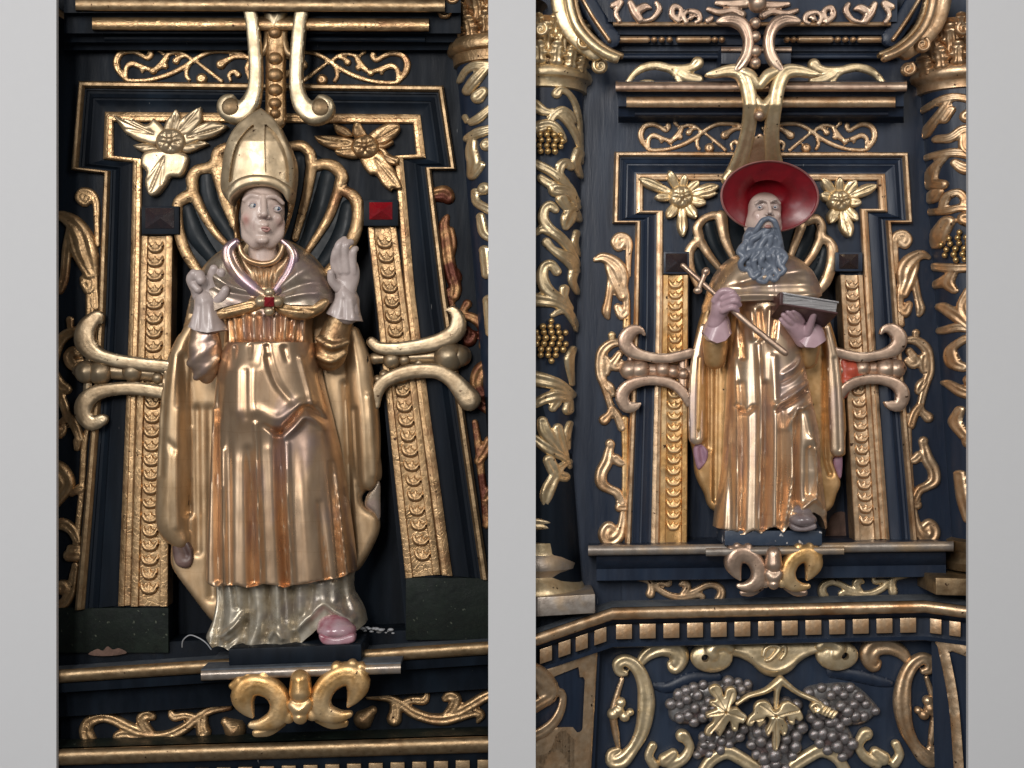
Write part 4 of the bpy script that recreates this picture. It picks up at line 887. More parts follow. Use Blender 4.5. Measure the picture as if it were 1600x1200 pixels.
capital(t, cyl, ax, 112, 36, [[(106,8),(110,12),(117,14),(124,12),(128,7),(131,5),(142,5),(144,0)]], 'goldR',
  [(1455,121,11,34,9),(1471,114,13,36,10),(1491,110,15,36,9),(1512,108,16,34,8),(1462,100,14,46,15),(1482,92,16,48,14),(1506,90,16,46,13),(1454,76,10,36,18),(1472,68,13,36,18),(1494,64,13,36,17),(1514,64,13,34,16)], [(1419,108,10,-1,62),(1441,70,11,-1,86),(1505,45,10,1,98)])
cyl('base_ring', [(842,0),(846,8),(862,9)], 'goldD'); cyl('base_ring', [(862,8),(880,17),(892,13)], 'goldD'); cyl('base_ring', [(896,10),(912,25),(926,22)], 'goldD')
slab('base_block', 1462, 1620, 905, 932, -40, 100, 'goldD', t, 2, slope=.03)
# ---- bishop altar, right column
V3 = [[[(720,124,4),(730,113,5),(745,108,6),(768,111,6)],[(733,143,7),(745,130,8),(760,114,6)]],[[(749,156,9),(756,150,7)]],[[(727,182,3),(731,190,3)]],[[(739,193,5),(750,189,6),(768,175,5)]],[[(732,216,5),(748,212,7),(768,208,6)],[(740,218,5),(738,236,7),(742,256,8),(740,275,6),(752,262,6)]],[[(762,231,8)]],
 [[(743,300,4),(747,318,5),(768,332,6)],[(758,298,8)]],[[(752,340,5),(757,364,6),(766,374,5)]],[[(758,392,6),(762,430,6)]],[[(765,470,7),(768,520,6)]]]
t, cyl, wrap, ax = column('black column with silvery gilt vines at the right edge of the bishop altar', (778,70,68), (822,620,66), 620, 'navyR', V3, 'pale')
cyl('shaft_foot', [(620,0),(900,0),(1000,0)], 'navyL')
capital(t, cyl, ax, 70, 0, [[(60,8),(66,12),(74,14),(80,12),(84,6),(88,5),(99,5),(101,0)]], 'goldL',
  [(720,72,12,34,9),(738,66,15,36,10),(762,62,16,36,9),(728,48,14,42,14),(750,40,17,44,15),(770,40,15,40,14)], [(694,18,10,-1,66),(706,-4,10,-1,80)])
FAT = 1.0
# abaci and turned cornice ends
def abac(lab, path, d0, mat, diag, T=None):
    f = T or (lambda x, y: (x, y)); t = thing('abacus', lab, 'cornice', *f(path[-1][0], path[-1][1]), d0)
    relief('band', mat, [Str(tr([(x-14, y-4, 15) for x, y in path[:-1]], f), .35)], d0-24, 12, 2, t)
    relief('band', mat, [Str(tr([(x, y, 6) for x, y in path], f), .7)], d0, 14, 1.8, t)
    relief('band', 'goldD', [Str(tr([(x+9, y-4, 4) for x, y in path], f), .6)], d0-8, 12, 1.8, t)
    relief('turned_cornice', 'navyR', [Str(tr([(x, y, 14) for x, y in diag], f), .25)], d0-52, 10, 2.5, t)
    relief('turned_bead', 'goldR', [Str(tr([(x-3, y+3, 3) for x, y in diag], f), .9)], d0-44, 10, 1.6, t)
    return t
abac('curved gilded abacus and turned cornice above the pale capital, top left of the cardinal altar', [(888,-12),(892,15),(902,42),(922,66),(944,82),(962,90)], 96, 'pale', [(908,-14),(930,24),(955,60)])
abac('curved gilded abacus and turned cornice above the shaded capital, top right of the cardinal altar', [(888,-12),(892,15),(902,42),(922,66),(944,82),(962,90)], 96, 'goldR', [(908,-14),(930,24),(955,60)], T=lambda x, y: (2*1174-x, y-2))
t = thing('corner_carving', 'small gilded carving at the very top left corner of the bishop altar', 'carving', 100, 25, 20)
relief('leaf', 'goldL', [Str([(84,14,6),(96,22,5),(104,28,4)], .8), Str([(112,-4,6),(108,8,7),(114,14,5),(120,8,4)], .8)], 20, 4, 1.8, t)

FAT = 1.15
# ================================================================ strapwork and grapes below the cardinal
t = thing('strapwork', 'pale gilded strapwork frame around the grapes below the cardinal altar', 'carving', 1210, 1200, 0)
for sg in (0, 1):
    f = (lambda x, y: (x, y)) if sg == 0 else (lambda x, y: (2420-x, y-3))
    relief('scroll', 'goldR' if sg else 'pale', [Str(tr([(1000,1036,6),(1012,1022,9),(1032,1012,12),(1052,1013,14),(1062,1026,13),(1055,1042,10),(1048,1038,5)], f), .8, groove=.25)], 2, 4, 1.7, t, noise=.4)
    relief('scroll', 'goldR' if sg else 'pale', [Str(tr([(977,1052,4),(968,1050,6),(966,1038,8),(978,1032,8),(994,1042,9),(1006,1066,10),(1010,1100,12),(1004,1140,10),(990,1168,8),(972,1188,11),(957,1190,9),(955,1178,6),(966,1172,4)], f), .8, groove=.25)], 6, 5, 1.7, t, noise=.4)
    relief('thin_scroll', 'goldR', [Str(tr([(972,1062,3),(963,1090,4),(958,1115,5),(962,1145,5),(966,1168,3)], f), .8)], 4, 4, 1.6, t)
    relief('knob', 'goldR' if sg else 'pale', [Str(tr([(a, b, c)], f), .9) for a, b, c in ((970,1098,7),(958,1116,8),(976,1120,7),(966,1110,8),(985,1113,5))], 6, 5, 1.5, t)
    relief('curl', 'pale', [Str(tr(p, f), .8, groove=.2) for p in ([(1066,1150,9),(1070,1152,8),(1078,1168,6),(1068,1186,7),(1050,1196,8)],[(1020,1166,6),(1014,1182,6),(1022,1196,7)],[(1040,1188,10),(1052,1178,7)])], 4, 5, 1.7, t)
    relief('curl', 'pale', [Str(tr([(1100,1205,8),(1112,1188,8),(1135,1176,9),(1155,1184,9),(1180,1200,9)], f), .7, groove=.25)], 4, 6, 1.8, t)
    relief('volute', 'pale', [Ell(*f(1112,1027), 33, 24, 9), Str(tr([(1140,1012,7),(1132,1006,8),(1118,1008,9),(1110,1016,10),(1114,1024,9)], f), .9, z=5), Ell(*f(1101,1027), 6, 6, 1, cut=True)], 8, 6, 1.6, t)
relief('cartouche', 'pale', [Poly([(1120,1003),(1160,1004),(1210,1003),(1262,1002),(1300,1002),(1296,1020),(1272,1022),(1250,1034),(1234,1050),(1212,1058),(1190,1052),(1172,1036),(1150,1026),(1124,1024)], 8, 14)], 6, 6, 1.8, t, noise=.4, feats=[([(1140,1014),(1165,1020),(1185,1038),(1210,1047),(1234,1038),(1255,1022),(1290,1012)], 3, 2)])
relief('rosette', 'pale', [Str([(1193,1024,3),(1196,1014,3),(1206,1009,3),(1218,1012,4),(1212,1022,4),(1204,1030,3),(1198,1032,3)], 1), Str([(1218,1012,3),(1226,1010,3),(1227,1020,3),(1220,1030,2.5)], 1)], 17, 4, 1.2, t, smooth=0)
for p in ([(1024,1072,5),(1045,1074,8),(1080,1060,9),(1120,1058,8)], [(1300,1050,8),(1340,1056,9),(1372,1064,8),(1392,1068,5)]): relief('ground_scallop', 'navyR', [Str(p, .5)], 0, 1, 2.5, t)
FAT = 1.0
def cluster(lab, poly, r, seed):
    random.seed(seed); t = thing('grape_cluster', lab, 'grapes', sum(p[0] for p in poly)/len(poly), max(p[1] for p in poly), 0, 'silvery grape clusters below the cardinal')
    xs = [p[0] for p in poly]; ys = [p[1] for p in poly]; cx, cy = sum(xs)/len(xs), sum(ys)/len(ys); pts = []; 
    C = Poly(poly, 1, 1, sm=False).f
    for _ in range(900):
        x, y = random.uniform(min(xs), max(xs)), random.uniform(min(ys), max(ys)); q = C(np.array([x]), np.array([y]))[0][0]
        if q < 0: continue
        rr = r*random.uniform(.82, 1.12)
        if any((x-a)**2+(y-b)**2 < (1.72*r)**2*.92 for a, b, _ in pts): continue
        pts.append((x, y, rr)); ball('grape', x, y, 9+min(q, 28)*.55+random.uniform(-2, 3), rr*1.18, 'grape', t, 1, random.uniform(.88, 1.12), .9)
    relief('stalk_mass', 'grape', [Poly(poly, 10, 14)], 0, 2, 3, t)
cluster('silvery grape cluster upper left, behind the left vine leaf', [(1045,1102),(1060,1082),(1100,1068),(1140,1062),(1172,1070),(1168,1095),(1120,1120),(1090,1132),(1050,1126)], 7.6, 1)
cluster('silvery grape cluster lower left under the left vine leaf', [(1086,1180),(1098,1150),(1130,1138),(1165,1130),(1160,1155),(1110,1180)], 7.2, 2)
cluster('silvery grape cluster hanging at the centre under the middle vine leaf', [(1168,1150),(1175,1120),(1205,1090),(1245,1100),(1258,1130),(1250,1165),(1238,1200),(1210,1215),(1185,1195)], 8.4, 3)
cluster('silvery grape cluster upper right, reaching furthest right', [(1256,1078),(1290,1068),(1335,1070),(1372,1105),(1366,1118),(1345,1132),(1310,1132),(1280,1115)], 8, 4)
cluster('silvery grape cluster lower right below the coiled tendril', [(1262,1110),(1290,1120),(1322,1132),(1336,1165),(1325,1186),(1290,1178),(1272,1150)], 7.8, 5)
t = thing('vine_branch', 'pale gilded vine branch with two leaves over the grapes', 'vine', 1215, 1150, 30)
relief('stem', 'pale', [Str([(1220,1060,4),(1216,1066,6),(1196,1080,4.5),(1170,1088,3.5),(1152,1100,3)]), Str([(1220,1062,6),(1214,1085,4),(1213,1120,3.5),(1212,1150,2)]), Str([(1222,1064,6),(1246,1082,4),(1272,1094,4),(1286,1104,4)])], 26, 6, 1.5, t)
LEAVES = (([(1216,1106),(1222,1098),(1231,1095),(1240,1099),(1247,1104),(1252,1112),(1255,1122),(1248,1127),(1243,1122),(1241,1132),(1234,1131),(1229,1120),(1226,1124),(1231,1134),(1229,1146),(1223,1150),(1219,1142),(1219,1158),(1213,1174),(1207,1166),(1207,1144),(1200,1151),(1196,1142),(1200,1134),(1203,1125),(1197,1120),(1192,1130),(1186,1136),(1181,1127),(1174,1135),(1166,1131),(1170,1120),(1177,1113),(1178,1103),(1184,1096),(1194,1094),(1203,1099),(1209,1109)],
  (1212,1118), [(1213,1168),(1248,1110),(1236,1126),(1225,1144),(1173,1127),(1200,1144),(1188,1101)]),
 ([(1108,1074),(1118,1069),(1127,1074),(1131,1088),(1135,1076),(1146,1073),(1151,1082),(1149,1094),(1142,1104),(1152,1105),(1159,1112),(1167,1119),(1162,1130),(1155,1130),(1152,1142),(1144,1141),(1141,1127),(1136,1132),(1131,1142),(1124,1151),(1117,1142),(1109,1151),(1101,1146),(1104,1136),(1113,1128),(1113,1121),(1105,1122),(1103,1115),(1112,1110),(1119,1106),(1110,1102),(1109,1095),(1118,1092),(1109,1083)],
  (1134,1112), [(1114,1078),(1144,1082),(1160,1122),(1147,1136),(1110,1144),(1108,1117),(1113,1098)]))
for P, cc, vs in LEAVES:
    relief('vine_leaf', 'pale', [Poly(P, 4, 3)], 32, 5, .95, t, feats=[([cc, v], 1.2, -1.6) for v in vs]+[([cc, (cc[0]+1, cc[1])], 12, 4)], noise=1.5, smooth=0)
relief('tendril', 'pale', [Str([(1272,1112,2.5),(1268,1104,3),(1276,1099,3),(1282,1106,3),(1277,1112,3)])]+[Str([(1280+i*5.2,1115+i*2.2-2,2.2),(1284+i*5.2,1107+i*2.4,2.6),(1287+i*5.2,1103+i*2.6,2.2)], 1) for i in range(5)]+[Str([(1276,1108,3),(1303,1119,3)], .6)], 30, 5, 1.2, t, smooth=0)

FAT = 1.0
# ================================================================ STATUE OF THE BISHOP
bp = thing('bishop_statue', 'gilded statue of a bishop in tall mitre, pink white gloves raised', 'statue', 455, 1005, 20)
def cr2(P, n=6): return cr(P, n)
relief('cape', 'capeL', [
  Poly([(338,396),(312,425),(296,470),(284,520),(262,575),(256,640),(253,700),(250,770),(250,822),(262,838),(268,848),(269,885),(300,930),(330,968),(348,975),(440,980),(520,925),(548,898),(566,884),(590,838),(593,812),(585,800),(570,790),(566,775),(582,760),(596,745),(592,700),(584,640),(570,570),(556,520),(524,450),(490,400),(440,372),(380,372)], 14, 10),
  Str([(312,500,8),(292,535,14),(281,580,20),(277,640,23),(276,700,25),(274,760,26),(272,815,24),(284,840,16)], .85, z=16),
  Str([(552,520,10),(560,560,18),(566,610,21),(571,660,22),(573,710,21),(574,750,16)], .8, z=14),
  Str([(548,560,6),(545,640,8),(550,720,8),(556,800,8),(560,860,6)], .7, z=10), Str([(316,620,5),(318,700,6),(320,800,6),(318,900,5)], .6, z=10)],
  2, 8, 2.4, bp, feats=[([(268,560),(262,640),(258,740)], 5, -5), ([(292,560),(296,660),(298,800)], 6, -9), ([(286,640),(284,720),(284,820)], 4, 4), ([(310,640),(312,860)], 6, -6), ([(330,640),(334,930)], 7, -6), ([(540,600),(545,700),(552,860)], 5, -6), ([(556,640),(562,740),(566,780)], 4, -6), ([(580,620),(586,700),(588,740)], 5, 4), ([(270,690),(281,700)], 6, -3)], noise=.6)
relief('turned_hem', 'darkhem', [Poly([(270,850),(288,842),(301,858),(300,880),(290,888),(274,880)], 5, 8)], 24, 4, 1.8, bp, feats=[([(285,850),(292,868)], 5, -4)])
relief('turned_hem', 'silverL', [Poly([(574,772),(592,752),(594,780),(593,812),(582,802),(570,790)], 4, 8)], 10, 4, 1.8, bp)
# alb below the chasuble
relief('alb', 'albL', [Poly([(334,830),(338,895),(340,935),(335,965),(324,992),(316,1040),(340,1100),(440,1110),(560,1090),(576,1010),(571,965),(566,948),(557,932),(551,915),(548,830),(440,810)], 58, 64, 2.2), Poly([(290,985),(325,993),(333,997),(341,1004),(350,1000),(360,1001),(371,1007),(389,1009),(400,1003),(410,1002),(420,1000),(430,1003),(442,998),(453,1001),(475,998),(486,988),(496,980),(508,968),(520,962),(535,965),(547,972),(556,974),(562,979),(572,972),(600,980),(600,1130),(290,1130)], 0, 1, sm=False, cut=True), Poly([(290,780),(600,780),(600,886),(290,886)], 0, 1, sm=False, cut=True)],
  30, 20, 2, bp, feats=[([(348,900),(352,950),(344,1000)], 5, -13), ([(338,910),(340,960),(330,990)], 4, 6), ([(368,905),(372,945),(366,985)], 12, 8), ([(396,900),(397,945),(386,1005)], 5, -14), ([(412,905),(416,960),(405,995)], 8, 7), ([(428,900),(430,950),(424,990)], 4, -10), ([(444,905),(446,960),(450,1000)], 8, 9),
   ([(463,900),(466,950),(470,990)], 5, -14), ([(480,905),(478,945)], 8, 6), ([(470,975),(490,955),(512,935),(530,945),(556,962)], 6, 9), ([(355,985),(378,968),(392,950)], 4, 8), ([(362,1000),(382,985),(396,965)], 4, -6), ([(540,895),(542,925),(550,950)], 4, -9), ([(512,905),(514,925)], 7, 5), ([(430,985),(440,975),(452,985)], 5, 7), ([(374,900),(380,940)], 3, -5), ([(452,905),(455,960)], 3, -5), ([(496,910),(492,945)], 4, -7), ([(528,905),(530,930)], 4, 6)], noise=.8, smooth=0, fade=1.5)
ops = [('+', E3((526,984,110), (31,15,26))), ('+', E3((520,976,96), (26,16,26)), 6)]
sculpt('shoe', 'pink', ops, (488,955,70), (566,1006,142), 1.8, 110, bp)
relief('shoe_sole', 'pink', [Poly([(500,990),(526,996),(552,990),(554,1002),(540,1007),(512,1008),(501,1002)], 5, 4)], 112, 16, 1.6, bp)
# chasuble
FR = [([(350,600,.5),(349,700,1),(352,900,1)], 4, -9), ([(341,640),(338,780),(337,905)], 6, 7), ([(361,700,.6),(364,800,1),(366,905,1)], 4, 5), ([(372,640,.2),(372,760,.8),(374,905,.9)], 5, -4), ([(385,720,.3),(386,905,1)], 12, 3),
  ([(402,700,.3),(406,780,1),(409,905,1.1)], 6, -13), ([(416,660,.4),(418,760,1),(424,905,1)], 4, 9), ([(433,700,.6),(438,800,1),(442,905,1)], 8, 2), ([(447,672,.8),(451,780,1),(458,905,1.1)], 5.5, -15),
  ([(461,690,.4),(464,790,1),(470,905,1)], 5, 8), ([(487,700,.2),(488,790,.8),(496,905,.8)], 14, 5), ([(508,780,.3),(514,840,.9),(521,905,1)], 4, -6), ([(523,720,.4),(532,800,1),(541,900,1)], 4, -8), ([(530,740,.5),(539,820,1),(550,900,1)], 4, 6),
  ([(428,662,.3),(446,673,1),(452,671,1),(468,655,1),(484,636,1),(497,641,1),(512,655,.6)], 3.2, -11), ([(456,682,.5),(474,664,1),(486,650,1),(500,655,1),(512,668,.5)], 5, 8), ([(420,640,.3),(450,652,.8),(476,632,1),(492,626,.6)], 8, 5),
  ([(400,585,.8),(402,635,.9)], 42, 16), ([(386,580,.6),(388,640,.7)], 9, 3), ([(412,580,.6),(414,640,.7)], 9, 3), ([(400,580,.6),(401,650,.4)], 4, -2.5), ([(432,560),(446,600),(470,630,.4)], 5, -3), ([(478,560),(488,600),(496,630)], 3, 4), ([(365,560),(356,600),(352,650,.5)], 6, -3), ([(380,545),(382,560,.3)], 3, -4), ([(405,542),(407,560,.3)], 3, -4), ([(430,543),(434,565,.3)], 3, -4), ([(455,545),(460,565,.3)], 3, -4)]
relief('chasuble', 'robeL', [Poly([(356,528),(345,560),(338,620),(333,700),(329,780),(325,860),(324,920),(323,1020),(440,1040),(562,1020),(557,900),(554,860),(545,790),(534,720),(518,650),(503,590),(493,528),(490,470),(420,450),(356,470)], 78, 84, 2.2), Poly([(300,903),(327,904),(345,909),(366,905),(385,903),(400,907),(412,905),(426,901),(446,904),(458,907),(470,903),(492,901),(510,897),(530,896),(552,892),(580,890),(580,1060),(300,1060)], 0, 1, sm=False, cut=True), Poly([(300,400),(540,400),(540,536),(300,536)], 0, 1, sm=False, cut=True)],
  42, 16, 2.0, bp, feats=[(p, w_, a_*1.3 if a_ < 12 else a_) for p, w_, a_ in FR], noise=.5, smooth=1, fade=1.5)
relief('bodice', 'robeL', [Poly([(350,440),(350,480),(352,520),(354,600),(420,620),(486,600),(486,520),(489,480),(489,440),(420,400)], 50, 60, 2.4), Poly([(330,400),(510,400),(510,466),(330,466)], 0, 1, sm=False, cut=True), Poly([(330,539),(360,541),(390,539),(430,543),(470,540),(510,538),(510,640),(330,640)], 0, 1, sm=False, cut=True)], 42, 12, 1.6, bp,
  feats=[([(x, 495), (x+dx, 538)], 3.0, -8) for x, dx in ((368,4),(382,3),(398,2),(414,2),(428,2),(446,-1),(462,-3),(474,-2))]+[([(x, 500), (x+dx, 530)], 4.2, 6) for x, dx in ((375,3),(390,2),(406,1),(421,1),(438,0),(455,-2),(468,-3))]+[([(360,541),(400,538),(440,541),(480,538)], 2.5, -6)], noise=.6)
# undershirt pleats in the neck opening
relief('amice', 'goldR', [Poly([(376,396),(390,412),(416,416),(440,408),(452,396),(448,425),(420,462),(390,440)], 14, 20)], 88, 8, 1.6, bp, feats=[([(x, 412), (x+(418-x)*.4, 450)], 1.8, -3.5) for x in (394,404,413,423,433)], noise=.3)
# mantle over the shoulders
relief('mantle', 'silverL', [Poly([(382,376),(358,388),(336,402),(316,426),(302,456),(296,486),(300,540),(420,570),(522,540),(524,474),(520,448),(505,424),(488,402),(468,388),(446,374),(452,392),(448,408),(432,440),(420,456),(398,438),(378,410),(376,392)], 52, 46, 2.2), Poly([(280,488),(330,494),(356,484),(385,476),(408,472),(420,468),(436,474),(462,479),(500,480),(524,474),(560,474),(560,600),(280,600)], 0, 1, sm=False, cut=True)],
  48, 14, 2, bp, feats=[([(330,440),(360,458),(400,465)], 5, -4), ([(330,425),(370,450),(410,462)], 6, 4), ([(445,462),(480,448),(510,445)], 5, -4), ([(440,452),(475,430),(495,415)], 7, 4), ([(310,470),(330,450)], 5, -4), ([(455,468),(490,462),(520,462)], 4, 4)], noise=.8)
relief('mantle_hem', 'goldL', [Str([(334,492,6),(350,488,10),(372,482,12),(396,476,11),(414,472,7)], .75), Str([(426,474,7),(446,483,11),(470,487,13),(494,481,11),(508,472,6)], .75)], 98, 6, 1.8, bp, feats=[([(350,486),(395,476)], 2, -3), ([(440,480),(490,486)], 2, -3)])
relief('collar_band', 'irid', [Str([(368,378,6),(357,390,10),(360,410,12),(374,432,12),(394,450,11),(416,464,7)], .4), Str([(440,376,4),(453,388,7),(459,402,8),(453,424,9),(440,444,9),(424,464,6)], .45)], 98, 7, 1.6, bp, noise=.3)
relief('neck_ring', 'goldR', [Str([(374,384,3),(378,396,4),(390,407,4.5),(410,412,4.5),(428,408,4),(438,396,4),(442,384,3)], 1)], 104, 6, 1.4, bp, smooth=0)
cl = relief('clasp', 'goldP', [Ball(420,457,8,.7), Ball(420,486,8,.7), Ball(407,471,9,.7), Ball(433,471,9,.7), Ball(420,471,9,.5)], 112, 8, 1.4, bp, noise=.2)
ORG_c = cl
g0 = [W(*p) for p in ((413,464,126),(428,464,126),(428,479,126),(413,479,126),(420.5,471,132),(413,464,112),(428,464,112),(428,479,112),(413,479,112))]
g0 = np.array(g0); mk('gem', g0, fixvol(g0-g0.mean(0), [(0,1,4),(1,2,4),(2,3,4),(3,0,4),(0,5,6,1),(1,6,7,2),(2,7,8,3),(3,8,5,0),(5,8,7,6)]), 'red', cl, False)
# sleeves
ops = [('+', C3([(318,508,92,19),(320,535,92,25),(320,565,90,25),(322,588,88,12)])), ('+', C3([(306,540,104,8),(330,525,108,7)]), 6), ('+', C3([(300,568,104,6),(320,552,112,6),(338,538,106,5)]), 6), ('+', C3([(308,590,100,5),(328,575,108,5),(342,560,104,4)]), 6)]
sculpt('sleeve', 'robeL', ops, (285,480,58), (352,610,132), 2, 92, bp)
ops = [('+', C3([(532,500,70,20),(522,528,66,24),(516,552,60,25),(514,566,56,14)])), ('+', C3([(500,530,84,5),(522,542,90,6),(545,535,80,4)]), 6), ('+', C3([(500,556,80,5),(520,564,84,5),(540,552,76,4)]), 6)]
sculpt('sleeve', 'goldL', ops, (480,475,30), (560,590,104), 2, 66, bp)
# gloved hands
def cuff(x, y, r0, r1, L, a, d, n=24):
    pass
ops = [('+', C3([(322,505,98,23),(324,485,98,18),(325,470,98,17)]), 5), ('+', E3((320,456,100), (21,20,13), .1), 8),
  ('+', C3([(308,452,106,9),(304,438,116,9),(309,430,124,7.5)]), 3), ('+', C3([(319,448,108,9),(316,432,118,9),(321,440,129,7.5)]), 2), ('+', C3([(309,447,120,6.5),(315,454,122,6)]), 2),
  ('+', C3([(331,448,104,8),(333,432,107,8),(337,421,112,6.6)]), 2), ('+', C3([(341,450,102,7.5),(345,436,106,7.2),(349,426,112,6)]), 2), ('+', C3([(338,472,104,9),(350,464,112,8),(356,454,116,6.4)]), 4)]
gl = [sculpt('gloved_hand', 'glove', ops, (284,406,70), (372,534,144), 1.6, 98, bp)]
relief('cuff', 'glove', [Poly([(306,462),(304,484),(299,500),(290,530),(320,560),(356,530),(347,500),(342,482),(340,464),(322,450)], 30, 26, 2.2), Poly([(270,509),(295,510),(310,517),(330,521),(349,517),(370,512),(370,600),(270,600)], 0, 1, sm=False, cut=True)], 84, 12, 1.5, bp, feats=[([(308,480),(303,515)], 3, 3), ([(318,480),(316,515)], 3, -3), ([(334,480),(338,515)], 3, 3)])
ops = [('+', C3([(543,488,84,19),(541,468,84,16),(540,455,84,15)]), 5), ('+', E3((541,430,86), (21,32,13), .05), 8),
  ('+', C3([(527,430,92,7),(524,412,98,6.8),(527,396,106,6.2),(531,386,100,5.4)]), 2), ('+', C3([(534,424,96,7),(531,402,103,6.8),(532,386,110,6.2),(540,376,104,5.2)]), 2), ('+', C3([(543,424,96,7),(541,400,102,6.8),(543,386,108,6.2),(550,380,102,5.2)]), 2), ('+', C3([(552,426,92,6.8),(552,408,97,6.4),(554,394,102,5.8),(557,390,98,5)]), 2), ('+', C3([(529,450,95,8),(521,440,104,6.6),(520,428,110,5.6)]), 4)]
sculpt('gloved_hand', 'glove', ops, (510,362,54), (570,516,120), 1.6, 86, bp)
relief('cuff', 'glove', [Poly([(526,450),(522,470),(512,484),(500,520),(530,560),(566,520),(561,484),(559,462),(542,440)], 28, 24, 2.2), Poly([(490,486),(511,490),(530,499),(550,502),(575,502),(575,590),(490,590)], 0, 1, sm=False, cut=True)], 66, 12, 1.5, bp, feats=[([(526,470),(520,495)], 3, 3), ([(540,470),(540,498)], 3, -3), ([(552,470),(556,500)], 3, 3)])
# head
def gz(P, c, s): return np.exp(-(((P[:, 0]-c[0])/s[0])**2+((P[:, 1]-c[1])/s[1])**2))
def facecol(fn):
    def g(V):
        c = np.tile(np.array([[.72, .56, .48]]), (len(V), 1)); 
        for p, s, col, k in fn:
            m = gz(V, p, s)[:, None]*k; c = c*(1-m)+np.array(col)*m
        return c
    return g
ops = [('+', E3((408,328,96), (34,50,34))), ('+', E3((408,350,104), (27,31,28)), 8), ('+', E3((411,374,112), (17,11,16)), 8), ('+', C3([(382,350,100,7),(386,368,104,8),(400,378,110,7)]), 8), ('+', C3([(438,348,100,5),(435,366,104,7),(422,378,110,7)]), 8),
  ('+', C3([(407,386,82,24),(408,404,80,25)]), 6),
  ('+', C3([(384,314,122,3.2),(395,307,126.5,3.6),(407,309,128,3.2)]), 5), ('+', C3([(423,309,127,3.2),(434,310,124.5,3.6),(443,318,116,3.2)]), 5),
  ('-', E3((396,322,134), (10,7,9)), 4), ('-', E3((434,326,131), (9.5,7,9)), 4),
  ('+', C3([(415,310,127,4.2),(416.5,325,134,4.8),(418,338,141,6)]), 3), ('+', E3((411,341,133), (4.5,3.5,5)), 2), ('+', E3((424,342,133), (4.5,3.5,5)), 2),
  ('-', E3((412.5,344,137), (1.8,2,3)), 1), ('-', E3((421,345,137), (1.8,2,3)), 1),
  ('+', E3((387,341,118), (8,7,6)), 8), ('+', E3((435,343,115), (6,7,6)), 8), ('+', C3([(386,368,103,7),(398,381,112,7.5)]), 8), ('+', C3([(432,366,101,6),(424,380,110,6.5)]), 8),
  ('-', E3((386,357,131), (7,11,7), -.2), 7), ('-', E3((437,360,126), (5,10,6), .2), 6), ('-', C3([(406,343,136,1.9),(401,352,134,2.4),(399,363,130,1.8)]), 3), ('-', C3([(428,346,134,1.5),(432,356,130,1.8),(431,364,127,1.4)]), 3),
  ('+', E3((415,353.5,130), (7.5,4,4)), 4), ('+', E3((415,363,129), (7,4.5,4)), 4), ('-', C3([(406,357.5,136,1),(415,356,138,1.1),(423,358,135,1)]), 1.2), ('-', C3([(408,368,134,1.5),(420,368,134,1.5)]), 3), ('+', E3((413,377,126), (9,6,6)), 4),
  ('-', C3([(392,300,131,1),(404,302,133,1),(420,301,133,1)]), 2), ('+', C3([(380,330,100,3),(378,345,98,4)]), 3)]
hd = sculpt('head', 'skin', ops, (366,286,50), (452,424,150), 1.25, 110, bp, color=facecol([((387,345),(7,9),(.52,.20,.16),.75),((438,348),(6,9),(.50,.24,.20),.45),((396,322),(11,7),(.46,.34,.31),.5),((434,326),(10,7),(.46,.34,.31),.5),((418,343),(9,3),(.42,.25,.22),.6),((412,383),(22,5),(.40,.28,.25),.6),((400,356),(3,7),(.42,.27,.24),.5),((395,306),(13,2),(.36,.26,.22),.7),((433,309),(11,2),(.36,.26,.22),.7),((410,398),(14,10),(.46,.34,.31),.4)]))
relief('lips', 'lip', [Str([(408,357,.6),(411,355.5,1.5),(415,356,1.4),(419,356,1.5),(422,358,.6)], .5), Str([(410,359.5,.8),(415,360.8,1.9),(420,360.2,1.2)], .6)], 130.8, 3.6, .8, hd, smooth=0)
def eyes(par, L):
    for x, y, d, r, gx, gy in L:
        e = ball('eyeball', x, y, d, r, 'eye', par)
        for nm, mt, q, dz in (('iris', 'iris', .52, .72), ('pupil', 'pupil', .26, .93)):
            o = ball('eye_'+nm, x+gx, y+gy, d+r*dz, r*q, mt, par, 1, 1, .5)
        for s_, w_ in ((-1, 1.5), (1, 1)):
            pts = [(x-r*1.15, y+.6, d+r*.55, .5*w_), (x-r*.5, y+s_*r*.62, d+r*.78, .8*w_), (x+r*.5, y+s_*r*.62, d+r*.78, .8*w_), (x+r*1.15, y+.3, d+r*.55, .5*w_)]
            sculpt('eyelid', 'skin', [('+', C3(pts))], (x-r*1.7, y-r*1.7, d-r), (x+r*1.7, y+r*1.7, d+r*2), .55, d, par, color=lambda V: np.tile([[.55,.42,.39]], (len(V), 1)))
eyes(hd, [(396.5,322,122,6.6,.6,-.3),(434,326.5,119,6.2,.6,-.2)])
# mitre
MP = [(411,172),(411,172),(390,186),(370,206),(357,232),(350,262),(347,290),(352,306),(364,320),(368,311),(380,301),(396,295),(412,293),(430,295),(445,303),(455,317),(461,300),(464,270),(461,248),(450,222),(434,192)]
dome = lambda X, Y, h: h+36*np.sqrt(np.clip(1-((X-407)/64)**2, 0, 1))*np.sqrt(np.clip((Y-158)/70, .12, 1))
mt = relief('mitre', 'goldP', [Poly(MP, 5, 5)], 78, 8, 1.7, bp, noise=.2, smooth=1, hmod=dome)
relief('mitre_border', 'goldP', [Poly(MP, 3.5, 3), Poly([(403,198),(403,198),(387,214),(373,238),(366,266),(363,292),(363,292),(378,282),(401,276),(401,276),(403,240)], 0, 1, cut=True), Poly([(419,198),(419,198),(436,214),(449,238),(455,262),(456,291),(456,291),(442,281),(421,276),(421,276),(420,240)], 0, 1, cut=True)],
  84, 12, 1.2, mt, hmod=dome, smooth=0, noise=.2)
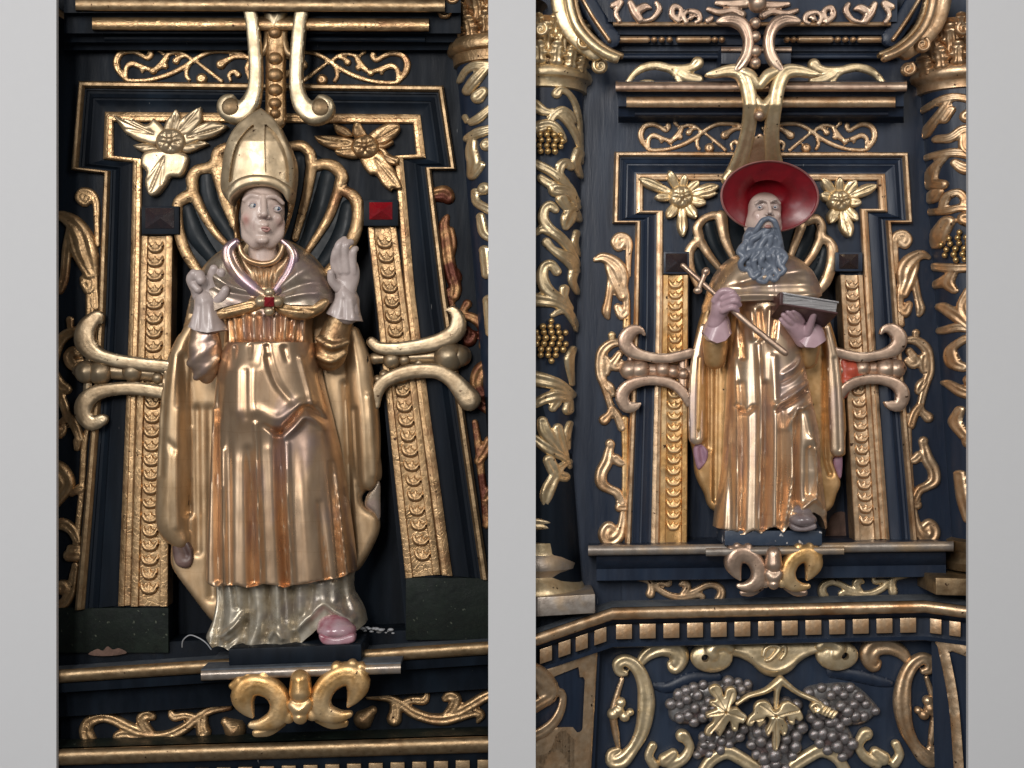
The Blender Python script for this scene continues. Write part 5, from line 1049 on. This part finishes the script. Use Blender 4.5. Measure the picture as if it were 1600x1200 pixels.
relief('mitre_band', 'goldP', [Poly([(350,298),(364,322),(368,313),(380,303),(396,297),(412,295),(430,297),(445,305),(455,319),(461,300),(446,287),(430,280),(412,278),(394,279),(374,286),(358,300)], 6, 7)], 88, 10, 1.2, mt, hmod=dome, smooth=0)
relief('mitre_back', 'goldL', [Poly([(352,290),(366,320),(366,372),(378,392),(372,350),(374,322),(385,300),(440,300),(450,322),(446,352),(440,374),(452,345),(462,300),(455,270),(370,270)], 10, 10)], 62, 8, 2, bp)

# ================================================================ STATUE OF THE CARDINAL
cd = thing('cardinal_statue', 'gilded statue of a bearded cardinal in a wide red hat, with book and staff', 'statue', 1208, 828, 20)
relief('cape', 'capeR', [
  Poly([(1112,460),(1098,500),(1088,540),(1082,590),(1078,650),(1077,685),(1080,694),(1084,712),(1087,742),(1100,770),(1118,800),(1200,815),(1288,802),(1308,770),(1313,752),(1304,730),(1302,716),(1320,706),(1317,650),(1313,600),(1305,548),(1292,505),(1275,460),(1200,440)], 10, 8),
  Str([(1112,470,8),(1101,510,10),(1094,560,12),(1091,620,14),(1090,680,13)], .85, z=12), Str([(1286,500,7),(1295,540,10),(1301,600,13),(1305,660,14),(1309,704,10)], .85, z=12),
  Str([(1112,560,3),(1110,640,4),(1112,740,4)], .8, z=6)],
  0, 8, 2, cd, feats=[([(1105,560),(1106,700)], 4, -6), ([(1118,560),(1116,780)], 4, -5), ([(1288,560),(1288,700),(1296,740)], 4, -6), ([(1301,560),(1308,690)], 2.5, -4), ([(1090,560),(1087,670)], 3, 3)], noise=.4)
for P in ([(1099,512,6),(1091,560,10),(1088,620,12),(1088,684,11)], [(1292,512,5),(1301,560,9),(1306,620,11),(1309,702,11)]): relief('cape_fold', 'robeR', [Str(P, .45)], 22, 6, 1.8, cd, feats=[([(x+2, y) for x, y, r in P[1:]], 2, -2.5)])
relief('turned_hem', 'lining', [Poly([(1084,700),(1094,694),(1106,704),(1104,720),(1092,734),(1086,720)], 4, 6)], 16, 3, 1.6, cd, feats=[([(1095,700),(1098,720)], 4, -5)])
relief('turned_hem', 'lining', [Poly([(1303,718),(1315,710),(1316,734),(1313,748),(1306,736)], 3, 6)], 10, 3, 1.6, cd)
FR = [([(1136,600,.4),(1132,700),(1126,822)], 4, 4), ([(1141,560,.5),(1144,640),(1142,822)], 4, 8), ([(1151,600,.4),(1154,700),(1150,822)], 4, -7), ([(1164,640,.4),(1164,822)], 8, 2), ([(1175,540,.5),(1178,640),(1174,820)], 4, 7),
  ([(1186,600,.6),(1187,700),(1183,820)], 4, -12), ([(1198,560,.4),(1200,660),(1198,820)], 6, 8), ([(1213,640,.5),(1213,740),(1208,818)], 4, -11), ([(1224,650,.6),(1226,740),(1214,810)], 4, 6), ([(1234,660,.3),(1234,760),(1236,790)], 5, -6),
  ([(1200,632,.6),(1222,618),(1245,604),(1254,598)], 4, 7), ([(1203,640,.8),(1225,628),(1252,612)], 3, -8), ([(1218,668,.5),(1232,642),(1256,630)], 4, 6), ([(1214,585,.5),(1234,572),(1242,560)], 4, 5), ([(1210,600,.5),(1230,590),(1248,575)], 3, -5),
  ([(1145,634),(1157,644),(1168,636)], 3, -7), ([(1244,630,.7),(1252,660,1),(1256,690,1),(1258,730,.5)], 17, 12), ([(1257,684),(1262,692)], 7, 4), ([(1236,640),(1232,700),(1234,780)], 3.5, -9), ([(1262,700),(1266,740),(1264,772)], 3, 7), ([(1252,700),(1254,770)], 5, -5), ([(1276,700),(1280,790)], 3, -5), ([(1230,800),(1250,782),(1262,776),(1276,786),(1284,800)], 4, 6),
  ([(1165,490),(1168,530)], 4, 5), ([(1178,488),(1180,530)], 3, -5), ([(1192,488),(1190,530)], 4, 4), ([(1205,490),(1200,530)], 3, -4), ([(1150,500),(1154,560)], 3, -6)]
relief('robe', 'robeR', [Poly([(1146,480),(1140,540),(1137,600),(1134,660),(1128,740),(1118,800),(1114,860),(1120,900),(1200,910),(1294,900),(1292,850),(1288,790),(1281,728),(1278,680),(1268,630),(1260,590),(1252,550),(1246,500),(1242,440),(1195,420),(1146,440)], 56, 58, 2.3), Poly([(1090,820),(1120,823),(1142,826),(1149,830),(1155,829),(1168,822),(1179,828),(1188,821),(1198,818),(1207,820),(1213,827),(1222,815),(1234,803),(1246,797),(1262,796),(1274,803),(1279,812),(1283,824),(1290,820),(1310,820),(1310,930),(1090,930)], 0, 1, sm=False, cut=True)],
  26, 14, 1.6, cd, feats=[(p, w_, a_*1.5 if abs(a_) < 9 else a_) for p, w_, a_ in FR], noise=.4, smooth=1, fade=1.5)
relief('mantle', 'robeR', [Poly([(1152,398),(1128,414),(1112,438),(1101,470),(1098,488),(1104,560),(1190,590),(1278,550),(1282,466),(1276,440),(1262,418),(1238,400),(1196,388)], 58, 44, 2.2), Poly([(1080,492),(1098,489),(1112,482),(1150,474),(1190,472),(1225,475),(1262,470),(1281,463),(1300,460),(1300,620),(1080,620)], 0, 1, sm=False, cut=True)], 44, 12, 1.8, cd,
  feats=[([(1150,445),(1175,438),(1192,440)], 6, 5), ([(1215,432),(1245,426),(1262,428)], 7, 5), ([(1125,455),(1180,450),(1240,448),(1272,452)], 5, -3), ([(1112,470),(1160,465),(1230,466),(1276,462)], 4, 4), ([(1196,445),(1196,468)], 3, 2)], noise=.7)
# hat
def hat():
    cx, cy, rx, ry, a = 1202, 308, 77, 54.5, .07; V = []; n = 64
    prof = [(.0, -22), (.3, -20), (.4, -12), (.5, -3), (.75, 5), (.92, 9), (.96, 10.5), (.975, 14), (1, 12), (1, 8), (.985, 5), (.9, 1), (.6, -12), (.5, -26), (.4, -38), (0, -42)]
    for q, z in prof:
        for i in range(n):
            t = 2*PI*i/n; u, v = rx*q*math.cos(t), ry*q*math.sin(t)
            V.append(W(cx+u*math.cos(a)-v*math.sin(a), cy+u*math.sin(a)+v*math.cos(a)-(6 if z < -10 else 0), 88+z+v*-.22, 94))
    m = len(prof); F = [(j*n+i, j*n+(i+1) % n, (j+1)*n+(i+1) % n, (j+1)*n+i) for j in range(m-1) for i in range(n)]
    V = np.array(V); F = fixvol(V-V.mean(0), F)
    o = mk('hat', V, F, 'redhat', cd, True, 50); o.data.materials.append(MAT['rim'])
    for k, p in enumerate(o.data.polygons):
        if 6 <= k//n <= 9: p.material_index = 1
hat()
ops = [('+', E3((1198,323,86), (26,25,20))), ('+', E3((1196,346,88), (28,24,24)), 8), ('+', E3((1196,350,96), (20,24,20)), 8), ('+', C3([(1196,370,84,20),(1196,392,80,22)]), 6),
  ('+', C3([(1179,319,109,2),(1187,313.5,112,2.3),(1195,315,112,2)]), 3), ('+', C3([(1204,315,112,2),(1211,313,111,2.3),(1218,318,107,2)]), 3), ('-', E3((1187,324,115), (6.5,5,6)), 3), ('-', E3((1211,323.5,113.5), (6.5,5,6)), 3),
  ('+', C3([(1199,316,112,2.6),(1200,326,117,3),(1200,333,121,3.6)]), 2), ('+', E3((1195.5,336,116), (3,2.4,3)), 1.5), ('+', E3((1204,336,116), (3,2.4,3)), 1.5), ('+', E3((1183,336,106), (6,6,5)), 4), ('+', E3((1214,336,105), (6,6,5)), 4),
  ('+', E3((1170,352,84), (4,8,6), .1), 2), ('+', E3((1222,352,84), (4,8,6), -.1), 2)]
hd2 = sculpt('head', 'skin', ops, (1158,290,54), (1232,420,130), 1.15, 104, cd, color=facecol([((1182,340),(5,7),(.50,.26,.22),.5),((1214,340),(5,7),(.50,.30,.26),.4),((1187,324),(7,5),(.42,.31,.28),.5),((1211,324),(7,5),(.42,.31,.28),.5),((1199,337),(7,2.5),(.34,.22,.19),.6),((1186,315),(8,1.8),(.24,.18,.16),.8),((1212,314),(8,1.8),(.24,.18,.16),.8),((1198,300),(30,9),(.16,.09,.07),.9),((1172,318),(5,14),(.30,.20,.16),.7),((1223,318),(5,14),(.30,.20,.16),.7)]))  # dark band across the upper forehead is the hat's shade, painted in
eyes(hd2, [(1187,324,108.5,4.3,.2,0),(1211,323.5,107,4.1,.2,0)])
relief('lips', 'lip', [Ell(1200,354,5,3,2)], 117, 3.5, .9, hd2, smooth=0)
# beard of carved curls
ops = [('+', E3((1193,378,94), (31,34,18))), ('+', E3((1190,400,100), (33,28,16)), 8), ('+', E3((1198,362,100), (22,16,16)), 6),
  ('+', C3([(1199,342,118,3.5),(1190,346,120,4.5),(1183,356,118,4.5),(1174,368,112,4),(1163,380,106,3)]), 2), ('+', C3([(1200,342,118,3.5),(1208,347,120,4.5),(1213,358,117,4.5),(1218,372,112,4),(1224,388,104,3)]), 2),
  ('-', E3((1200,354,122), (6,3.6,5)), 1.5), ('-', C3([(1210,360,120,2),(1214,372,117,2)]), 2)]
CU = [[(1190,362),(1182,370),(1174,376),(1172,386),(1164,392),(1160,384)],[(1196,372),(1188,384),(1190,394),(1182,398)],[(1204,370),(1202,382),(1196,392),(1204,398),(1208,392)],[(1210,374),(1212,386),(1206,394)],[(1218,378),(1216,390),(1220,398)],
  [(1166,378),(1160,390),(1164,400)],[(1176,394),(1164,402),(1156,412),(1160,421),(1169,419),(1168,411)],[(1182,400),(1176,410),(1180,424),(1188,430),(1184,418)],[(1190,400),(1188,412),(1196,418),(1192,430),(1184,438),(1194,441),(1199,432)],
  [(1200,402),(1204,412),(1200,420)],[(1208,402),(1208,418),(1214,430),(1208,438),(1201,430),(1210,424)],[(1216,400),(1218,414),(1224,422),(1220,428)],[(1220,392),(1226,402),(1222,412)],[(1160,400),(1154,394),(1158,386)],[(1198,360),(1192,368)],[(1186,388),(1178,400),(1172,404)],[(1212,392),(1204,404),(1200,398)],[(1178,372),(1166,370),(1170,364)],[(1172,424),(1176,434),(1184,428)],[(1196,392),(1184,396),(1186,406)]]
for i, P in enumerate(CU):
    n = len(P); ops.append(('+', C3([(x, y, 108+3*math.sin(j*1.3+i)+(7 if y > 395 else 3), 5.6-2.0*j/n) for j, (x, y) in enumerate(P)]), 1.6))
    for j in range(n-1):
        pass
for i, P in enumerate(CU):
    Q = [(x+5.6, y+1.6) for x, y in P]; ops.append(('-', C3([(x, y, 119.5+(4 if y > 395 else 2), 1.7) for x, y in Q]), 1.5))
sculpt('beard', 'beard', ops, (1146,334,70), (1236,446,134), 1.15, 110, cd)
# staff (goes through the fist) and book: things held
t = thing('staff', 'thin brown gilt staff with a crossbar gripped in the cardinal\'s mauve fist', 'staff', 1226, 556, 110)
sculpt('shaft', 'mauve', [('+', C3([(1068,414,112,4.2),(1120,462,120,4.4),(1170,508,128,4.8),(1224,552,134,5.2)]))], (1060,406,104), (1234,562,144), 1.6, 120, t)
sculpt('crossbar', 'mauve', [('+', C3([(1103,424,118,4.2),(1091,452,120,4)]), 2), ('+', E3((1103,424,118), (6.5,6.5,6.5)), 2), ('+', E3((1090,454,120), (7,5.5,6)), 2)], (1080,414,108), (1114,464,130), 1.4, 118, t)
t = thing('book', 'silver edged book with dark red cover balanced on the cardinal\'s raised hand', 'book', 1260, 512, 110)
F0 = [(1222,456,150),(1311,471,150),(1309,491,150),(1221,476,150)]; B0 = [(1206,470,96),(1292,484,96),(1288,512,96),(1205,497,96)]
hexa('pages', [(1223,459,148),(1308,473,148),(1306,488,148),(1222,474,148),(1210,474,98),(1290,487,98),(1286,507,98),(1210,493,98)], 'pages', t)
for nm, k in (('cover', 0), ('cover', 1)):
    if k == 0: pts = [F0[0], F0[1], (1311,474,150), (1222,459.5,150), B0[0], B0[1], (1292,488,96), (1206,474,96)]
    else: pts = [(1221,473,150), (1309,487.5,150), F0[2], F0[3], (1205,493,96), (1288,508,96), B0[2], B0[3]]
    hexa(nm, pts, 'pages' if k == 0 else 'cover', t, .8)
hexa('spine', [(1219,456,151),(1224,457,151),(1223,477,151),(1218,476,151),(1203,470,94),(1209,471,94),(1208,498,94),(1203,497,94)], 'cover', t, .8)
# fist and cuffs
ops = [('+', E3((1128,476,112), (16,20,15), .35)), ('+', C3([(1120,505,100,13),(1124,490,106,13)]), 6)]
for i, (a, b, c) in enumerate((((1126,460,124),(1138,456,134),(1146,460,128)), ((1128,468,126),(1142,463,137),(1151,468,130)), ((1129,477,126),(1144,471,137),(1153,477,129)), ((1128,486,124),(1141,481,134),(1150,486,127)))):
    ops.append(('+', C3([(*a, 5.2), (*b, 5), (*c, 4.4)]), 1.5))
ops.append(('+', C3([(1116,470,120,6),(1124,457,130,5),(1134,454,132,4)]), 3))
sculpt('hand', 'gloveR', ops, (1100,444,80), (1162,520,146), 1.4, 116, cd)
for P, Q, d_ in (([(1112,486),(1106,500),(1099,514),(1094,540),(1118,570),(1146,540),(1142,514),(1138,496),(1126,480)], [(1080,516),(1097,520),(1106,532),(1117,537),(1130,533),(1140,522),(1160,512),(1160,600),(1080,600)], 78),
        ([(1244,506),(1246,520),(1240,536),(1238,560),(1262,590),(1296,560),(1290,530),(1282,508),(1264,496)], [(1220,526),(1244,532),(1254,543),(1268,544),(1281,536),(1300,524),(1300,620),(1220,620)], 76)):
    relief('cuff', 'gloveR', [Poly(P, 24, 20, 2.2), Poly(Q, 0, 1, sm=False, cut=True)], d_, 10, 1.4, cd, noise=.3)
ops = [('+', C3([(1258,530,90,13),(1248,515,98,14),(1240,506,104,14)]), 5), ('+', E3((1248,512,100), (17,12,12), .6), 6)]
for a, b, c in (((1238,514,106),(1228,508,114),(1219,500,118)), ((1241,508,110),(1230,501,120),(1221,493,124)), ((1246,503,112),(1236,495,124),(1227,488,130)), ((1252,502,112),(1243,493,126),(1235,487,134))):
    ops.append(('+', C3([(*a, 5.6), (*b, 5.2), (*c, 4.3)]), 1.5))
ops.append(('+', C3([(1262,520,106,7),(1265,504,120,5.8),(1267,490,134,4.8)]), 3))
sculpt('hand', 'gloveR', ops, (1206,474,74), (1284,548,148), 1.4, 108, cd)
for cx, cy, dd_ in ((1118,560,40),(1262,560,40)):
    sculpt('sleeve', 'capeR', [('+', C3([(cx,cy-50,60,16),(cx,cy-25,56,20),(cx,cy,50,17)]))], (cx-26,cy-72,24), (cx+26,cy+24,86), 2.2, 56, cd)
ops = [('+', E3((1254,812,96), (22,12,22))), ('+', E3((1252,802,82), (20,13,20)), 5)]
sculpt('shoe', 'shoeR', ops, (1226,782,56), (1282,830,124), 1.6, 96, cd)
relief('shoe_sole', 'shoeR', [Poly([(1236,818),(1254,824),(1273,818),(1275,826),(1262,830),(1244,830),(1236,826)], 4, 3)], 92, 16, 1.5, cd)
bpy.context.view_layer.update()
